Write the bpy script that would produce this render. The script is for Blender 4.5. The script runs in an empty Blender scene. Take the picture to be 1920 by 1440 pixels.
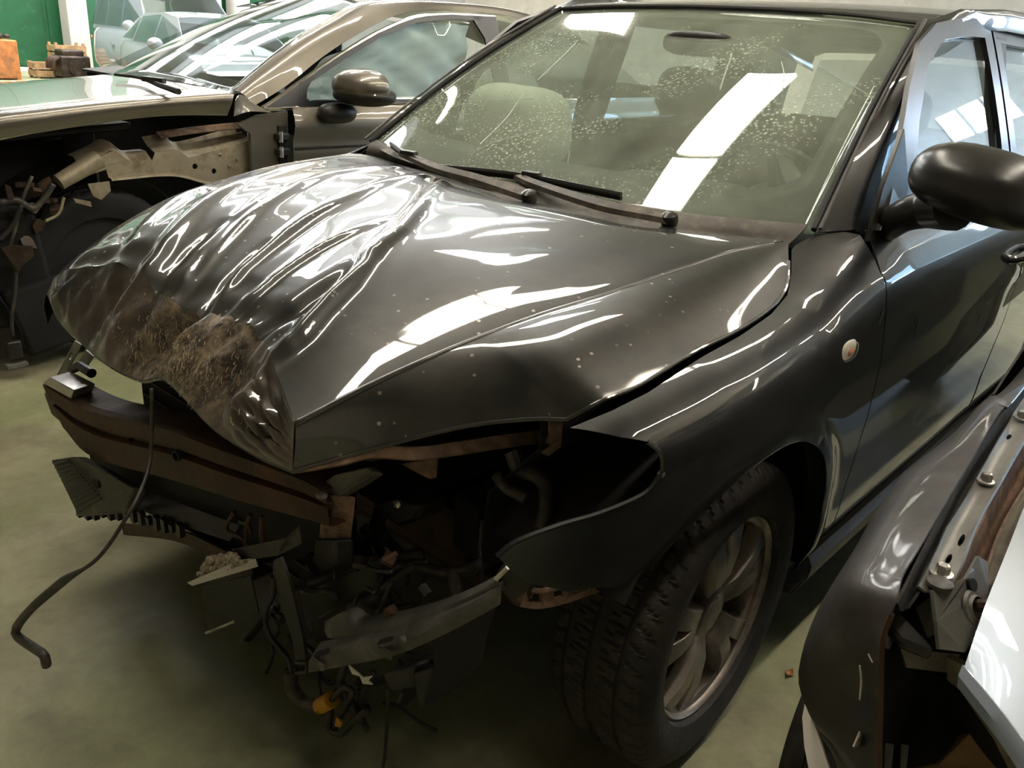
import bpy, bmesh, math, random
import numpy as np
from mathutils import Vector, Matrix
from mathutils.geometry import delaunay_2d_cdt
random.seed(7); rng = np.random.default_rng(7)
scene = bpy.context.scene
COL = scene.collection

# ------------------------------------------------------------------ camera, light, exposure
CAM = np.array([1.3002, 1.4118, 1.3187]); YAW, PITCH, ROLL, FPX = 3.85603, -0.387497, 0.0698862, 1590.4
_cy, _sy, _cp, _sp = math.cos(YAW), math.sin(YAW), math.cos(PITCH), math.sin(PITCH)
_d = np.array([_cy*_cp, _sy*_cp, _sp]); _r = np.array([_sy, -_cy, 0.]); _u = np.cross(_r, _d)
_cr, _sr = math.cos(ROLL), math.sin(ROLL)
RC = np.array([_cr*_r + _sr*_u, -_sr*_r + _cr*_u, _d])
cam_data = bpy.data.cameras.new('camera'); cam = bpy.data.objects.new('camera', cam_data); COL.objects.link(cam)
cam_data.sensor_width = 36; cam_data.lens = FPX/1920*36; cam_data.clip_start = .02
cam.matrix_world = Matrix(((RC[0][0], RC[1][0], -RC[2][0], CAM[0]), (RC[0][1], RC[1][1], -RC[2][1], CAM[1]),
                           (RC[0][2], RC[1][2], -RC[2][2], CAM[2]), (0, 0, 0, 1)))
scene.camera = cam
world = bpy.data.worlds.new('world'); scene.world = world; world.use_nodes = True
world.node_tree.nodes['Background'].inputs[0].default_value = (.75, .85, 1, 1)
world.node_tree.nodes['Background'].inputs[1].default_value = .6
scene.view_settings.view_transform = 'Standard'; scene.view_settings.look = 'None'
scene.view_settings.gamma = 1; scene.view_settings.use_curve_mapping = False
scene.view_settings.exposure = 1.2
SKYLIGHT, LAMP, DAYLIGHT = 10.0, 34.0, 22.0          # strengths of roof lights, lamp tubes, back window

# ------------------------------------------------------------------ helpers
def at(px, py, x=None, y=None, z=None):
    """the place where the sight line of a photograph point meets a plane of the hall"""
    d = np.array([(px-960)/FPX, -(py-720)/FPX, 1.]) @ RC
    i, v = (0, x) if x is not None else (1, y) if y is not None else (2, z)
    return CAM + (v-CAM[i])/d[i]*d
def A3(*rows):
    return np.array([at(r[0], r[1], **{r[2]: r[3]}) if len(r) == 4 else r for r in rows], float)
def lerp(a, b, t): return a + (b-a)*t
def interp(tab, x):
    return np.interp(x, [t[0] for t in tab], [t[1] for t in tab])
def spline(pts, n, closed=False):
    P = np.asarray(pts, float)
    if len(P) == 2: return P[0] + (P[1]-P[0])*np.linspace(0, 1, n)[:, None]
    Q = np.vstack([P[-1], P, P[0], P[1]]) if closed else np.vstack([2*P[0]-P[1], P, 2*P[-1]-P[-2]])
    m = len(P) if closed else len(P)-1
    seg = np.linalg.norm(np.diff(Q, axis=0), axis=1)[1:1+m]
    cum = np.concatenate([[0], np.cumsum(seg)])
    out = []
    for s in np.linspace(0, cum[-1], n, endpoint=not closed):
        i = min(max(np.searchsorted(cum, s, 'right')-1, 0), m-1); t = (s-cum[i])/max(seg[i], 1e-9)
        p0, p1, p2, p3 = Q[i:i+4]
        out.append(.5*(2*p1 + (p2-p0)*t + (2*p0-5*p1+4*p2-p3)*t*t + (3*p1-p0-3*p2+p3)*t**3))
    return np.array(out)
def loft(lines, nu, nv):
    L = [spline(l, nu) for l in lines]
    return np.array([spline([l[i] for l in L], nv) for i in range(nu)])
def coons(c0, c1, d0, d1):
    """c0,c1 run along u (len nu) at v=0,1 ; d0,d1 run along v (len nv) at u=0,1"""
    nu, nv = len(c0), len(d0); u = np.linspace(0, 1, nu)[:, None, None]; v = np.linspace(0, 1, nv)[None, :, None]
    S = (1-v)*c0[:, None] + v*c1[:, None] + (1-u)*d0[None] + u*d1[None]
    B = (1-u)*(1-v)*c0[0] + u*(1-v)*c0[-1] + (1-u)*v*c1[0] + u*v*c1[-1]
    return S-B
def seg_dist(X, Y, poly):
    """distance to, and place along, a polyline in the plan"""
    best = np.full(np.shape(X), 9e9); tt = np.zeros(np.shape(X)); sd = np.zeros(np.shape(X)); n = len(poly)-1
    for i in range(n):
        a, b = np.array(poly[i][:2]), np.array(poly[i+1][:2]); ab = b-a; L2 = ab@ab
        t = np.clip(((X-a[0])*ab[0] + (Y-a[1])*ab[1])/L2, 0, 1)
        dx, dy = X-(a[0]+t*ab[0]), Y-(a[1]+t*ab[1]); d = np.hypot(dx, dy)
        m = d < best; best = np.where(m, d, best); tt = np.where(m, (i+t)/n, tt); sd = np.where(m, np.sign(ab[0]*dy-ab[1]*dx), sd)
    return best, tt, sd
def vnorm(V, F):
    N = np.zeros_like(V)
    for f in F:
        a, b, c = V[f[0]], V[f[1]], V[f[-1]]
        n = np.cross(b-a, c-a)
        for i in f: N[i] += n
    return N/np.maximum(np.linalg.norm(N, axis=1), 1e-12)[:, None]
def rot(axis, deg):
    return np.array(Matrix.Rotation(math.radians(deg), 3, axis))
def inside(px, py, poly):
    c = False; j = len(poly)-1
    for i in range(len(poly)):
        xi, yi = poly[i]; xj, yj = poly[j]
        if (yi > py) != (yj > py) and px < (xj-xi)*(py-yi)/(yj-yi)+xi: c = not c
        j = i
    return c

class MB:
    def __init__(self): self.v = []; self.f = []; self.uv = None
    def add(self, V, F):
        b = len(self.v); self.v.extend([tuple(p) for p in V]); self.f.extend([tuple(i+b for i in f) for f in F]); return self
    def box(self, c, s, R=None):
        s = np.array(s)/2; V = np.array([[x, y, z] for x in (-1, 1) for y in (-1, 1) for z in (-1, 1)])*s
        if R is not None: V = V @ np.array(R).T
        return self.add(V+np.array(c), [(0, 1, 3, 2), (4, 6, 7, 5), (0, 4, 5, 1), (2, 3, 7, 6), (0, 2, 6, 4), (1, 5, 7, 3)])
    def tube(self, pts, r, n=8, smooth=0, cap=True):
        P = np.asarray(pts, float)
        if smooth: 
            rr = np.interp(np.linspace(0, 1, smooth), np.linspace(0, 1, len(P)), r) if np.ndim(r) else r
            P = spline(P, smooth); r = rr
        m = len(P); r = np.broadcast_to(np.asarray(r, float), (m,))
        T = np.gradient(P, axis=0); T /= np.maximum(np.linalg.norm(T, axis=1), 1e-9)[:, None]
        up = np.array([0, 0, 1.]) if abs(T[0][2]) < .9 else np.array([1., 0, 0])
        a = np.cross(T[0], up); a /= np.linalg.norm(a); V = []
        for i in range(m):
            a = a-T[i]*(a@T[i]); a /= max(np.linalg.norm(a), 1e-9); b = np.cross(T[i], a)
            for k in range(n):
                q = 2*math.pi*k/n; V.append(P[i]+r[i]*(math.cos(q)*a+math.sin(q)*b))
        F = [(i*n+k, i*n+(k+1) % n, (i+1)*n+(k+1) % n, (i+1)*n+k) for i in range(m-1) for k in range(n)]
        if cap: F += [tuple(range(n-1, -1, -1)), tuple((m-1)*n+k for k in range(n))]
        return self.add(V, F)
    def lathe(self, prof, c, axis, n=32, closed=False):
        """prof: (radius, distance along axis)"""
        ax = np.array(axis, float); ax /= np.linalg.norm(ax); c = np.array(c, float)
        a = np.cross(ax, [0, 0, 1.]) if abs(ax[2]) < .9 else np.cross(ax, [1., 0, 0]); a /= np.linalg.norm(a); b = np.cross(ax, a)
        m = len(prof); V = [c+ax*h+r*(math.cos(2*math.pi*k/n)*a+math.sin(2*math.pi*k/n)*b) for r, h in prof for k in range(n)]
        F = [(i*n+k, i*n+(k+1) % n, ((i+1) % m)*n+(k+1) % n, ((i+1) % m)*n+k) for i in range(m if closed else m-1) for k in range(n)]
        if not closed: F += [tuple(range(n-1, -1, -1)), tuple((m-1)*n+k for k in range(n))]
        return self.add(V, F)
    def ball(self, c, s, n=16, m=10, R=None, power=1.):
        V = []; F = []
        for i in range(m+1):
            th = math.pi*i/m
            for k in range(n):
                ph = 2*math.pi*k/n
                q = np.array([math.sin(th)*math.cos(ph), math.sin(th)*math.sin(ph), math.cos(th)])
                V.append(np.sign(q)*np.abs(q)**power*np.array(s))
        V = np.array(V)
        if R is not None: V = V @ np.array(R).T
        for i in range(m):
            for k in range(n): F.append((i*n+k, (i+1)*n+k, (i+1)*n+(k+1) % n, i*n+(k+1) % n))
        return self.add(V+np.array(c), F)
    def prism(self, poly, vec):
        P = np.array(poly, float); n = len(P); V = np.vstack([P, P+np.array(vec, float)])
        F = [tuple(range(n-1, -1, -1)), tuple(range(n, 2*n))] + [(i, (i+1) % n, n+(i+1) % n, n+i) for i in range(n)]
        return self.add(V, F)
    def plate(self, poly, t):
        """polygon given in 3-D, thickened along its own normal"""
        P = np.array(poly, float); nn = np.zeros(3)
        for i in range(len(P)): nn += np.cross(P[i]-P[0], P[(i+1) % len(P)]-P[0])
        return self.prism(P, nn/np.linalg.norm(nn)*t)
    def grid(self, G, t=0., flip=False):
        G = np.asarray(G); nu, nv = G.shape[:2]; V = G.reshape(-1, 3)
        F = [(i*nv+j, (i+1)*nv+j, (i+1)*nv+j+1, i*nv+j+1) for i in range(nu-1) for j in range(nv-1)]
        if flip: F = [f[::-1] for f in F]
        if t:
            N = vnorm(V, F); n = len(V); F2 = [tuple(i+n for i in f[::-1]) for f in F]
            ring = [j for j in range(nv)] + [i*nv+nv-1 for i in range(1, nu)] + [(nu-1)*nv+j for j in range(nv-2, -1, -1)] + [i*nv for i in range(nu-2, 0, -1)]
            R = []
            for a, b in zip(ring, ring[1:]+ring[:1]): R.append((a, b, b+n, a+n) if not flip else (b, a, a+n, b+n))
            return self.add(np.vstack([V, V-N*t]), F+F2+R)
        return self.add(V, F)
    def build(self, name, mat, parent=None, smooth=35, bevel=0, label=None, fix=True):
        me = bpy.data.meshes.new(name); me.from_pydata(self.v, [], self.f)
        if fix:
            bm = bmesh.new(); bm.from_mesh(me); bmesh.ops.recalc_face_normals(bm, faces=bm.faces); bm.to_mesh(me); bm.free()
        me.materials.append(mat)
        if smooth:
            for p in me.polygons: p.use_smooth = True
            if smooth < 180: me.set_sharp_from_angle(angle=math.radians(smooth))
        me.update()
        o = bpy.data.objects.new(name, me); COL.objects.link(o)
        if parent is not None: adopt(o, parent)
        if bevel:
            b = o.modifiers.new('edge', 'BEVEL'); b.width = bevel; b.segments = 2; b.limit_method = 'ANGLE'; b.angle_limit = math.radians(40)
        if label: o['label'] = label
        return o
ROOTLOC = {}
def adopt(o, parent):
    o.parent = parent; p = parent; M = Matrix.Identity(4)
    while p is not None:
        if p.name in ROOTLOC: M = Matrix.Translation(ROOTLOC[p.name]).inverted()
        p = p.parent
    if parent.name in ROOTLOC: o.matrix_parent_inverse = M
def root(name, loc, label, cat, group=None):
    o = bpy.data.objects.new(name, None); COL.objects.link(o); o.location = loc; o.empty_display_size = .1
    ROOTLOC[o.name] = Vector(loc); o['label'] = label; o['category'] = cat
    if group: o['group'] = group
    return o
def tag(o, label, cat, group=None, kind=None):
    o['label'] = label; o['category'] = cat
    if group: o['group'] = group
    if kind: o['kind'] = kind
    return o
def struct(o, label=None):
    o['kind'] = 'structure'
    if label: o['label'] = label
    return o
def sheet(name, outline, f, h, t, mat, parent=None, holes=(), smooth=40, label=None, warp=None):
    """a trimmed curved panel: outline in the panel's own two coordinates, f maps them into space"""
    def dense(poly):
        out = []
        for i in range(len(poly)):
            a, b = np.array(poly[i], float), np.array(poly[(i+1) % len(poly)], float); k = max(1, int(np.linalg.norm(b-a)/h))
            out += [tuple(a+(b-a)*j/k) for j in range(k)]
        return out
    O = dense(outline); H = [dense(q) for q in holes]; P = list(O); E = [(i, (i+1) % len(O)) for i in range(len(O))]
    for q in H:
        b = len(P); P += q; E += [(b+i, b+(i+1) % len(q)) for i in range(len(q))]
    B = np.array(P); x0, y0 = B.min(0); x1, y1 = B.max(0)
    for ix in range(1, int((x1-x0)/h)+1):
        for iy in range(1, int((y1-y0)/h)+1):
            x, y = x0+ix*h, y0+iy*h
            if inside(x, y, O) and not any(inside(x, y, q) for q in H) and np.min(np.hypot(B[:, 0]-x, B[:, 1]-y)) > h*.45: P.append((x, y))
    r = delaunay_2d_cdt([Vector(p) for p in P], E, [], 0, 1e-7)
    V2 = [tuple(v) for v in r[0]]; F = []
    for tri in r[2]:
        cx = sum(V2[i][0] for i in tri)/3; cy = sum(V2[i][1] for i in tri)/3
        if inside(cx, cy, O) and not any(inside(cx, cy, q) for q in H): F.append(tuple(tri))
    V = np.array([f(*p) for p in V2]); N = vnorm(V, F); n = len(V)
    cnt = {}
    for q in F:
        for a, b in zip(q, q[1:]+q[:1]): cnt[(a, b)] = 1
    rim = [(a, b, b+n, a+n) for (a, b) in cnt if (b, a) not in cnt]
    m = MB(); m.add(np.vstack([V, V-N*t]), F+[tuple(i+n for i in q[::-1]) for q in F]+rim)
    return m.build(name, mat, parent, smooth=smooth, label=label)
def mirror_copy(o, parent, name=None):
    """the same panel on the other flank of the car"""
    me = o.data.copy(); me.transform(Matrix.Scale(-1, 4, (0, 1, 0))); me.flip_normals()
    c = bpy.data.objects.new(name or o.name.split('.')[0], me); COL.objects.link(c); adopt(c, parent)
    if o.get('label'): c['label'] = o['label']
    return c

# ------------------------------------------------------------------ materials
MATS = {}
def new_mat(name):
    m = bpy.data.materials.new(name); m.use_nodes = True; nt = m.node_tree
    return m, nt, nt.nodes['Principled BSDF']
def N(nt, t, **kw):
    n = nt.nodes.new(t)
    for k, v in kw.items():
        if k.startswith('i_'): n.inputs[k[2:].replace('_', ' ')].default_value = v
        else: setattr(n, k, v)
    return n
def ramp(nt, fac, stops):
    r = nt.nodes.new('ShaderNodeValToRGB'); e = r.color_ramp.elements
    while len(e) < len(stops): e.new(.5)
    for q, (p, c) in zip(e, stops): q.position = p; q.color = c if len(c) == 4 else (*c, 1)
    nt.links.new(fac, r.inputs[0]); return r.outputs[0]
def coords(nt, scale=1., obj=True):
    tc = nt.nodes.new('ShaderNodeTexCoord'); mp = nt.nodes.new('ShaderNodeMapping')
    mp.inputs['Scale'].default_value = (scale,)*3 if np.isscalar(scale) else scale
    nt.links.new(tc.outputs['Object'], mp.inputs[0]); return mp.outputs[0]
def noise(nt, scale, detail=4, rough=.55, vec=None, dist=0.):
    n = N(nt, 'ShaderNodeTexNoise'); n.inputs['Scale'].default_value = scale; n.inputs['Detail'].default_value = detail
    n.inputs['Roughness'].default_value = rough; n.inputs['Distortion'].default_value = dist
    nt.links.new(vec if vec is not None else coords(nt), n.inputs['Vector']); return n.outputs['Fac']
def mixc(nt, fac, a, b):
    m = nt.nodes.new('ShaderNodeMix'); m.data_type = 'RGBA'
    for s, v in ((m.inputs[0], fac), (m.inputs[6], a), (m.inputs[7], b)):
        if hasattr(v, 'links'): nt.links.new(v, s)
        else: s.default_value = v if not isinstance(v, tuple) or len(v) == 4 else (*v, 1)
    return m.outputs[2]
def bump(nt, p, h, strength=.3, dist=.01):
    b = nt.nodes.new('ShaderNodeBump'); b.inputs['Strength'].default_value = strength; b.inputs['Distance'].default_value = dist
    nt.links.new(h, b.inputs['Height']); nt.links.new(b.outputs[0], p.inputs['Normal'])
def plain(name, col, rough=.6, metal=0., var=.25, scale=14., bmp=0., dirt=None, dirt_amt=.5, spec=.5, dscale=6.):
    """colour with soft mottling, and patches of dirt of another colour"""
    m, nt, p = new_mat(name); c = coords(nt)
    lo = tuple(v*(1-var) for v in col); hi = tuple(min(1, v*(1+var)) for v in col)
    base = ramp(nt, noise(nt, scale, vec=c), [(.3, lo), (.7, hi)])
    if dirt is not None:
        f = ramp(nt, noise(nt, dscale, 6, .7, vec=c, dist=.4), [(.62-.3*dirt_amt, (0, 0, 0)), (.85-.25*dirt_amt, (1, 1, 1))])
        base = mixc(nt, f, base, dirt)
        if metal:
            mm = nt.nodes.new('ShaderNodeMath'); mm.operation = 'MULTIPLY_ADD'; nt.links.new(f, mm.inputs[0]); mm.inputs[1].default_value = -metal; mm.inputs[2].default_value = metal
            nt.links.new(mm.outputs[0], p.inputs['Metallic'])
    elif metal: p.inputs['Metallic'].default_value = metal
    nt.links.new(base, p.inputs['Base Color']); p.inputs['Roughness'].default_value = rough; p.inputs['Specular IOR Level'].default_value = spec
    if bmp: bump(nt, p, noise(nt, scale*3, 5, vec=c), bmp)
    MATS[name] = m; return m
def car_paint(name, col, dust=(.30, .27, .22), amt=.12, rough=.22, coat=1., spots=0., metal=.3, patch=None):
    m, nt, p = new_mat(name); c = coords(nt)
    f = noise(nt, 5., 8, .7, vec=c); dustf = ramp(nt, f, [(.40, (0, 0, 0)), (.85, (amt*2.2,)*3)])
    base = mixc(nt, dustf, col, dust)
    if spots:
        v = N(nt, 'ShaderNodeTexVoronoi'); v.inputs['Scale'].default_value = 42; v.inputs['Randomness'].default_value = 1; nt.links.new(c, v.inputs['Vector'])
        s = ramp(nt, v.outputs['Distance'], [(.10, (1, 1, 1)), (.16, (0, 0, 0))])
        g = ramp(nt, noise(nt, 9., 2, vec=c), [(.50, (0, 0, 0)), (.62, (spots,)*3)])
        mu = nt.nodes.new('ShaderNodeMath'); mu.operation = 'MULTIPLY'; nt.links.new(s, mu.inputs[0]); nt.links.new(g, mu.inputs[1])
        base = mixc(nt, mu.outputs[0], base, (.55, .50, .42))
    if patch:                                            # chaff and dried mud rubbed into one place
        pc, y0, y1 = patch; sp = N(nt, 'ShaderNodeSeparateXYZ'); nt.links.new(c, sp.inputs[0])
        a_ = N(nt, 'ShaderNodeMapRange', interpolation_type='SMOOTHSTEP'); a_.inputs[1].default_value = y0-.12; a_.inputs[2].default_value = y0+.05; nt.links.new(sp.outputs[1], a_.inputs[0])
        b_ = N(nt, 'ShaderNodeMapRange', interpolation_type='SMOOTHSTEP'); b_.inputs[1].default_value = y1+.12; b_.inputs[2].default_value = y1-.05; nt.links.new(sp.outputs[1], b_.inputs[0])
        g_ = ramp(nt, noise(nt, 26., 9, .75, vec=c, dist=.6), [(.44, (0, 0, 0)), (.62, (.85,)*3)])
        m1 = N(nt, 'ShaderNodeMath', operation='MULTIPLY'); nt.links.new(a_.outputs[0], m1.inputs[0]); nt.links.new(b_.outputs[0], m1.inputs[1])
        m2 = N(nt, 'ShaderNodeMath', operation='MULTIPLY'); nt.links.new(m1.outputs[0], m2.inputs[0]); nt.links.new(g_, m2.inputs[1])
        base = mixc(nt, m2.outputs[0], base, pc)
        m3 = N(nt, 'ShaderNodeMath', operation='MULTIPLY_ADD'); nt.links.new(m2.outputs[0], m3.inputs[0]); m3.inputs[1].default_value = -coat; m3.inputs[2].default_value = coat; nt.links.new(m3.outputs[0], p.inputs['Coat Weight'])
    nt.links.new(base, p.inputs['Base Color'])
    p.inputs['Metallic'].default_value = metal; p.inputs['Roughness'].default_value = rough+.15
    p.inputs['Coat Weight'].default_value = coat; p.inputs['Coat IOR'].default_value = 1.6
    rr = ramp(nt, f, [(.4, (.02,)*3), (.8, (.02+amt*.35,)*3)]); nt.links.new(rr, p.inputs['Coat Roughness'])
    MATS[name] = m; return m
def emit(name, col, strength):
    m = bpy.data.materials.new(name); m.use_nodes = True; nt = m.node_tree; nt.nodes.clear()
    e = N(nt, 'ShaderNodeEmission'); e.inputs[0].default_value = (*col, 1); e.inputs[1].default_value = strength
    o = N(nt, 'ShaderNodeOutputMaterial'); nt.links.new(e.outputs[0], o.inputs[0]); MATS[name] = m; return m, nt, e
def glass(name, tint=(.62, .74, .68), dust=.1, dustcol=(.42, .44, .38), speck=0., ior=1.52, border=None):
    m = bpy.data.materials.new(name); m.use_nodes = True; nt = m.node_tree; nt.nodes.clear(); L = nt.links
    geo = N(nt, 'ShaderNodeNewGeometry'); fr = N(nt, 'ShaderNodeFresnel')
    mr = N(nt, 'ShaderNodeMapRange'); mr.inputs['To Min'].default_value = ior; mr.inputs['To Max'].default_value = 1/ior
    L.new(geo.outputs['Backfacing'], mr.inputs['Value']); L.new(mr.outputs[0], fr.inputs['IOR'])
    tr = N(nt, 'ShaderNodeBsdfTransparent'); tr.inputs[0].default_value = (*[math.sqrt(v) for v in tint], 1)
    gl = N(nt, 'ShaderNodeBsdfGlossy'); gl.inputs['Roughness'].default_value = .01
    a = N(nt, 'ShaderNodeMixShader'); L.new(fr.outputs[0], a.inputs[0]); L.new(tr.outputs[0], a.inputs[1]); L.new(gl.outputs[0], a.inputs[2])
    df = N(nt, 'ShaderNodeBsdfDiffuse'); df.inputs[0].default_value = (*dustcol, 1); c = coords(nt)
    fac = ramp(nt, noise(nt, 3.5, 8, .75, vec=c), [(.3, (dust*.4,)*3), (.75, (dust*1.5,)*3)])
    if speck:
        v = N(nt, 'ShaderNodeTexVoronoi'); v.inputs['Scale'].default_value = 78; L.new(c, v.inputs['Vector'])
        s = ramp(nt, v.outputs['Distance'], [(.16, (1, 1, 1)), (.34, (0, 0, 0))])
        g = ramp(nt, noise(nt, 3.2, 4, vec=c), [(.47, (0, 0, 0)), (.66, (speck,)*3)])
        mu = N(nt, 'ShaderNodeMath', operation='MULTIPLY'); L.new(s, mu.inputs[0]); L.new(g, mu.inputs[1])
        ad = N(nt, 'ShaderNodeMath', operation='ADD', use_clamp=True); L.new(fac, ad.inputs[0]); L.new(mu.outputs[0], ad.inputs[1]); fac = ad.outputs[0]
    b = N(nt, 'ShaderNodeMixShader'); L.new(fac, b.inputs[0]); L.new(a.outputs[0], b.inputs[1]); L.new(df.outputs[0], b.inputs[2])
    out = N(nt, 'ShaderNodeOutputMaterial'); L.new(b.outputs[0], out.inputs[0]); MATS[name] = m; return m
def cloth(name, col, thru=.2):
    m, nt, p = new_mat(name); p.inputs['Base Color'].default_value = (*col, 1); p.inputs['Roughness'].default_value = .8
    t = N(nt, 'ShaderNodeBsdfTranslucent'); t.inputs[0].default_value = (*col, 1); x = N(nt, 'ShaderNodeMixShader'); x.inputs[0].default_value = thru
    nt.links.new(p.outputs[0], x.inputs[1]); nt.links.new(t.outputs[0], x.inputs[2]); nt.links.new(x.outputs[0], nt.nodes['Material Output'].inputs[0]); bump(nt, p, noise(nt, 25, 4), .15); MATS[name] = m
# ------------------------------------------------------------------ material library
car_paint('anthracite_mud', (.018, .016, .014, 1), dust=(.16, .11, .072), amt=.42, spots=.2, rough=.35, patch=((.36, .28, .19, 1), -.14, .16))  # brown coat paints the floor's reflection as well as dirt; patch is chaff
car_paint('anthracite', (.018, .019, .018, 1), dust=(.24, .21, .165), amt=.10, spots=.75, rough=.25)
car_paint('anthracite_side', (.014, .016, .017, 1), dust=(.16, .15, .13), amt=.07, rough=.25)
car_paint('bronze_grey', (.215, .195, .160, 1), dust=(.28, .25, .20), amt=.10, rough=.28, metal=.75)
car_paint('dark_grey_paint', (.022, .021, .020, 1), dust=(.13, .11, .095), amt=.36, rough=.45, coat=.35)
car_paint('silver_blue', (.42, .46, .50, 1), dust=(.40, .38, .34), amt=.05, rough=.3, metal=.6)  # pale blue stands in for the ceiling reflected in grey paint
car_paint('white_paint', (.50, .52, .56, 1), dust=(.45, .43, .40), amt=.04, rough=.3, metal=0.)
car_paint('van_paint', (.42, .45, .52, 1), dust=(.6, .58, .52), amt=.04, rough=.3, metal=0.)
plain('primer_metal', (.24, .21, .16), .5, .3, .25, 9, .15, dirt=(.05, .032, .02), dirt_amt=.62, dscale=9)
plain('apron_metal', (.42, .37, .27), .45, .35, .2, 7, .1, dirt=(.12, .07, .035), dirt_amt=.5, dscale=7)
plain('rust_steel', (.085, .042, .024), .62, .25, .35, 12, .25, dirt=(.025, .016, .012), dirt_amt=.7, dscale=7)
plain('rust_edge', (.30, .19, .13), .75, .1, .3, 20, .35, dirt=(.07, .045, .032), dirt_amt=.7, dscale=18)
plain('black_plastic', (.018, .017, .016), .42, 0, .3, 20, .12, dirt=(.055, .048, .040), dirt_amt=.35)
plain('grey_plastic', (.075, .072, .066), .5, 0, .25, 18, .15, dirt=(.20, .175, .14), dirt_amt=.35, dscale=12)
plain('satin_plastic', (.025, .024, .022), .28, 0, .2, 10, .05, dirt=(.09, .08, .065), dirt_amt=.3)
plain('rubber', (.012, .012, .012), .7, 0, .3, 30, .2, dirt=(.055, .047, .038), dirt_amt=.4)
plain('hose_rubber', (.035, .031, .027), .5, 0, .3, 20, .1, dirt=(.12, .10, .075), dirt_amt=.5, dscale=25)
plain('tyre_rubber', (.030, .027, .024), .72, 0, .35, 25, .25, dirt=(.062, .050, .040), dirt_amt=.5, dscale=8)
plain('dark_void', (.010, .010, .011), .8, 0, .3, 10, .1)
plain('alloy', (.42, .37, .33), .34, .7, .2, 9, .06, dirt=(.10, .075, .055), dirt_amt=.6, dscale=9)
plain('bare_metal', (.55, .53, .50), .32, .85, .15, 12, .05, dirt=(.10, .07, .05), dirt_amt=.3)
plain('cowl_plastic', (.085, .075, .062), .62, 0, .25, 16, .15, dirt=(.25, .21, .16), dirt_amt=.55, dscale=10)
plain('chrome_trim', (.80, .78, .74), .12, 1., .05, 5)
plain('seat_cloth', (.045, .05, .05), .85, 0, .2, 30, .1)
plain('dash_plastic', (.04, .045, .042), .65, 0, .2, 12, .08, dirt=(.13, .13, .11), dirt_amt=.4)
cloth('airbag_cloth', (.93, .95, .88), .08)
cloth('curtain_cloth', (.82, .88, .86))
plain('straw', (.50, .42, .29), .8, 0, .4, 60)
plain('mud_foam', (.42, .36, .27), .9, 0, .35, 60, .3)
plain('yellow_plastic', (.60, .30, .015), .5, 0, .15, 20)
plain('white_plastic', (.80, .76, .68), .5, 0, .1, 10, dirt=(.45, .38, .28), dirt_amt=.35)
plain('lamp_amber', (.80, .30, .16), .35, 0, .1, 30)
plain('orange_paint', (.55, .20, .06), .6, 0, .3, 9, .1, dirt=(.2, .11, .06), dirt_amt=.5)
plain('raw_wood', (.45, .29, .15), .8, 0, .3, 10, .2, dirt=(.2, .12, .06), dirt_amt=.4)
plain('greasy_iron', (.045, .032, .024), .45, .5, .4, 10, .4, dirt=(.14, .09, .06), dirt_amt=.4)
plain('green_door', (.008, .085, .030), .5, 0, .16, 4, .05, dirt=(.05, .15, .08), dirt_amt=.2)
plain('white_wall', (.52, .50, .46), .8, 0, .06, 3, .05)
plain('cream_wall', (.62, .58, .50), .85, 0, .1, 2, .05, dirt=(.42, .38, .32), dirt_amt=.25, dscale=1)
plain('dark_wall', (.30, .245, .18), .85, 0, .15, 2)
plain('beam_green', (.07, .13, .09), .6, 0, .15, 5)
plain('roof_sheet', (.19, .165, .13), .8, 0, .1, 3)
plain('grey_sheet', (.22, .215, .20), .45, .4, .2, 10, .05, dirt=(.10, .075, .055), dirt_amt=.4)
plain('leaf_brown', (.45, .20, .07), .7, 0, .3, 60)
glass('windscreen_glass', (.86, .95, .88), dust=.19, speck=.75, dustcol=(.58, .64, .52), ior=1.6)
glass('side_glass', (.60, .68, .70), dust=.05, ior=1.6)
glass('sedan_glass', (.80, .88, .86), dust=.03, ior=1.6)
glass('clear_lens', (.90, .86, .80), dust=.12, ior=1.5)
glass('far_glass', (.62, .68, .68), dust=.03, ior=1.6)
# concrete floor with worn green paint
m, nt, p = new_mat('hall_floor'); c = coords(nt)
g = ramp(nt, noise(nt, .9, 7, .62, vec=c, dist=.3), [(.30, (.20, .21, .12)), (.46, (.29, .305, .17)), (.60, (.37, .345, .235)), (.74, (.34, .35, .215))])
st = ramp(nt, noise(nt, 2.6, 8, .7, vec=c), [(.34, (1, 1, 1)), (.50, (0, 0, 0))])
st2 = nt.nodes.new('ShaderNodeMath'); st2.operation = 'MULTIPLY'; nt.links.new(st, st2.inputs[0]); st2.inputs[1].default_value = .55
g2 = mixc(nt, st2.outputs[0], g, (.13, .115, .085))
gr = ramp(nt, noise(nt, 7, 8, .7, vec=c), [(.35, (.80, .78, .74)), (.65, (1.06, 1.06, 1.04))])
mm = nt.nodes.new('ShaderNodeMix'); mm.data_type = 'RGBA'; mm.blend_type = 'MULTIPLY'; mm.inputs[0].default_value = 1
nt.links.new(g2, mm.inputs[6]); nt.links.new(gr, mm.inputs[7]); nt.links.new(mm.outputs[2], p.inputs['Base Color'])
p.inputs['Roughness'].default_value = .55; bump(nt, p, noise(nt, 30, 8, vec=c), .03, .002); MATS['hall_floor'] = m
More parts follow.
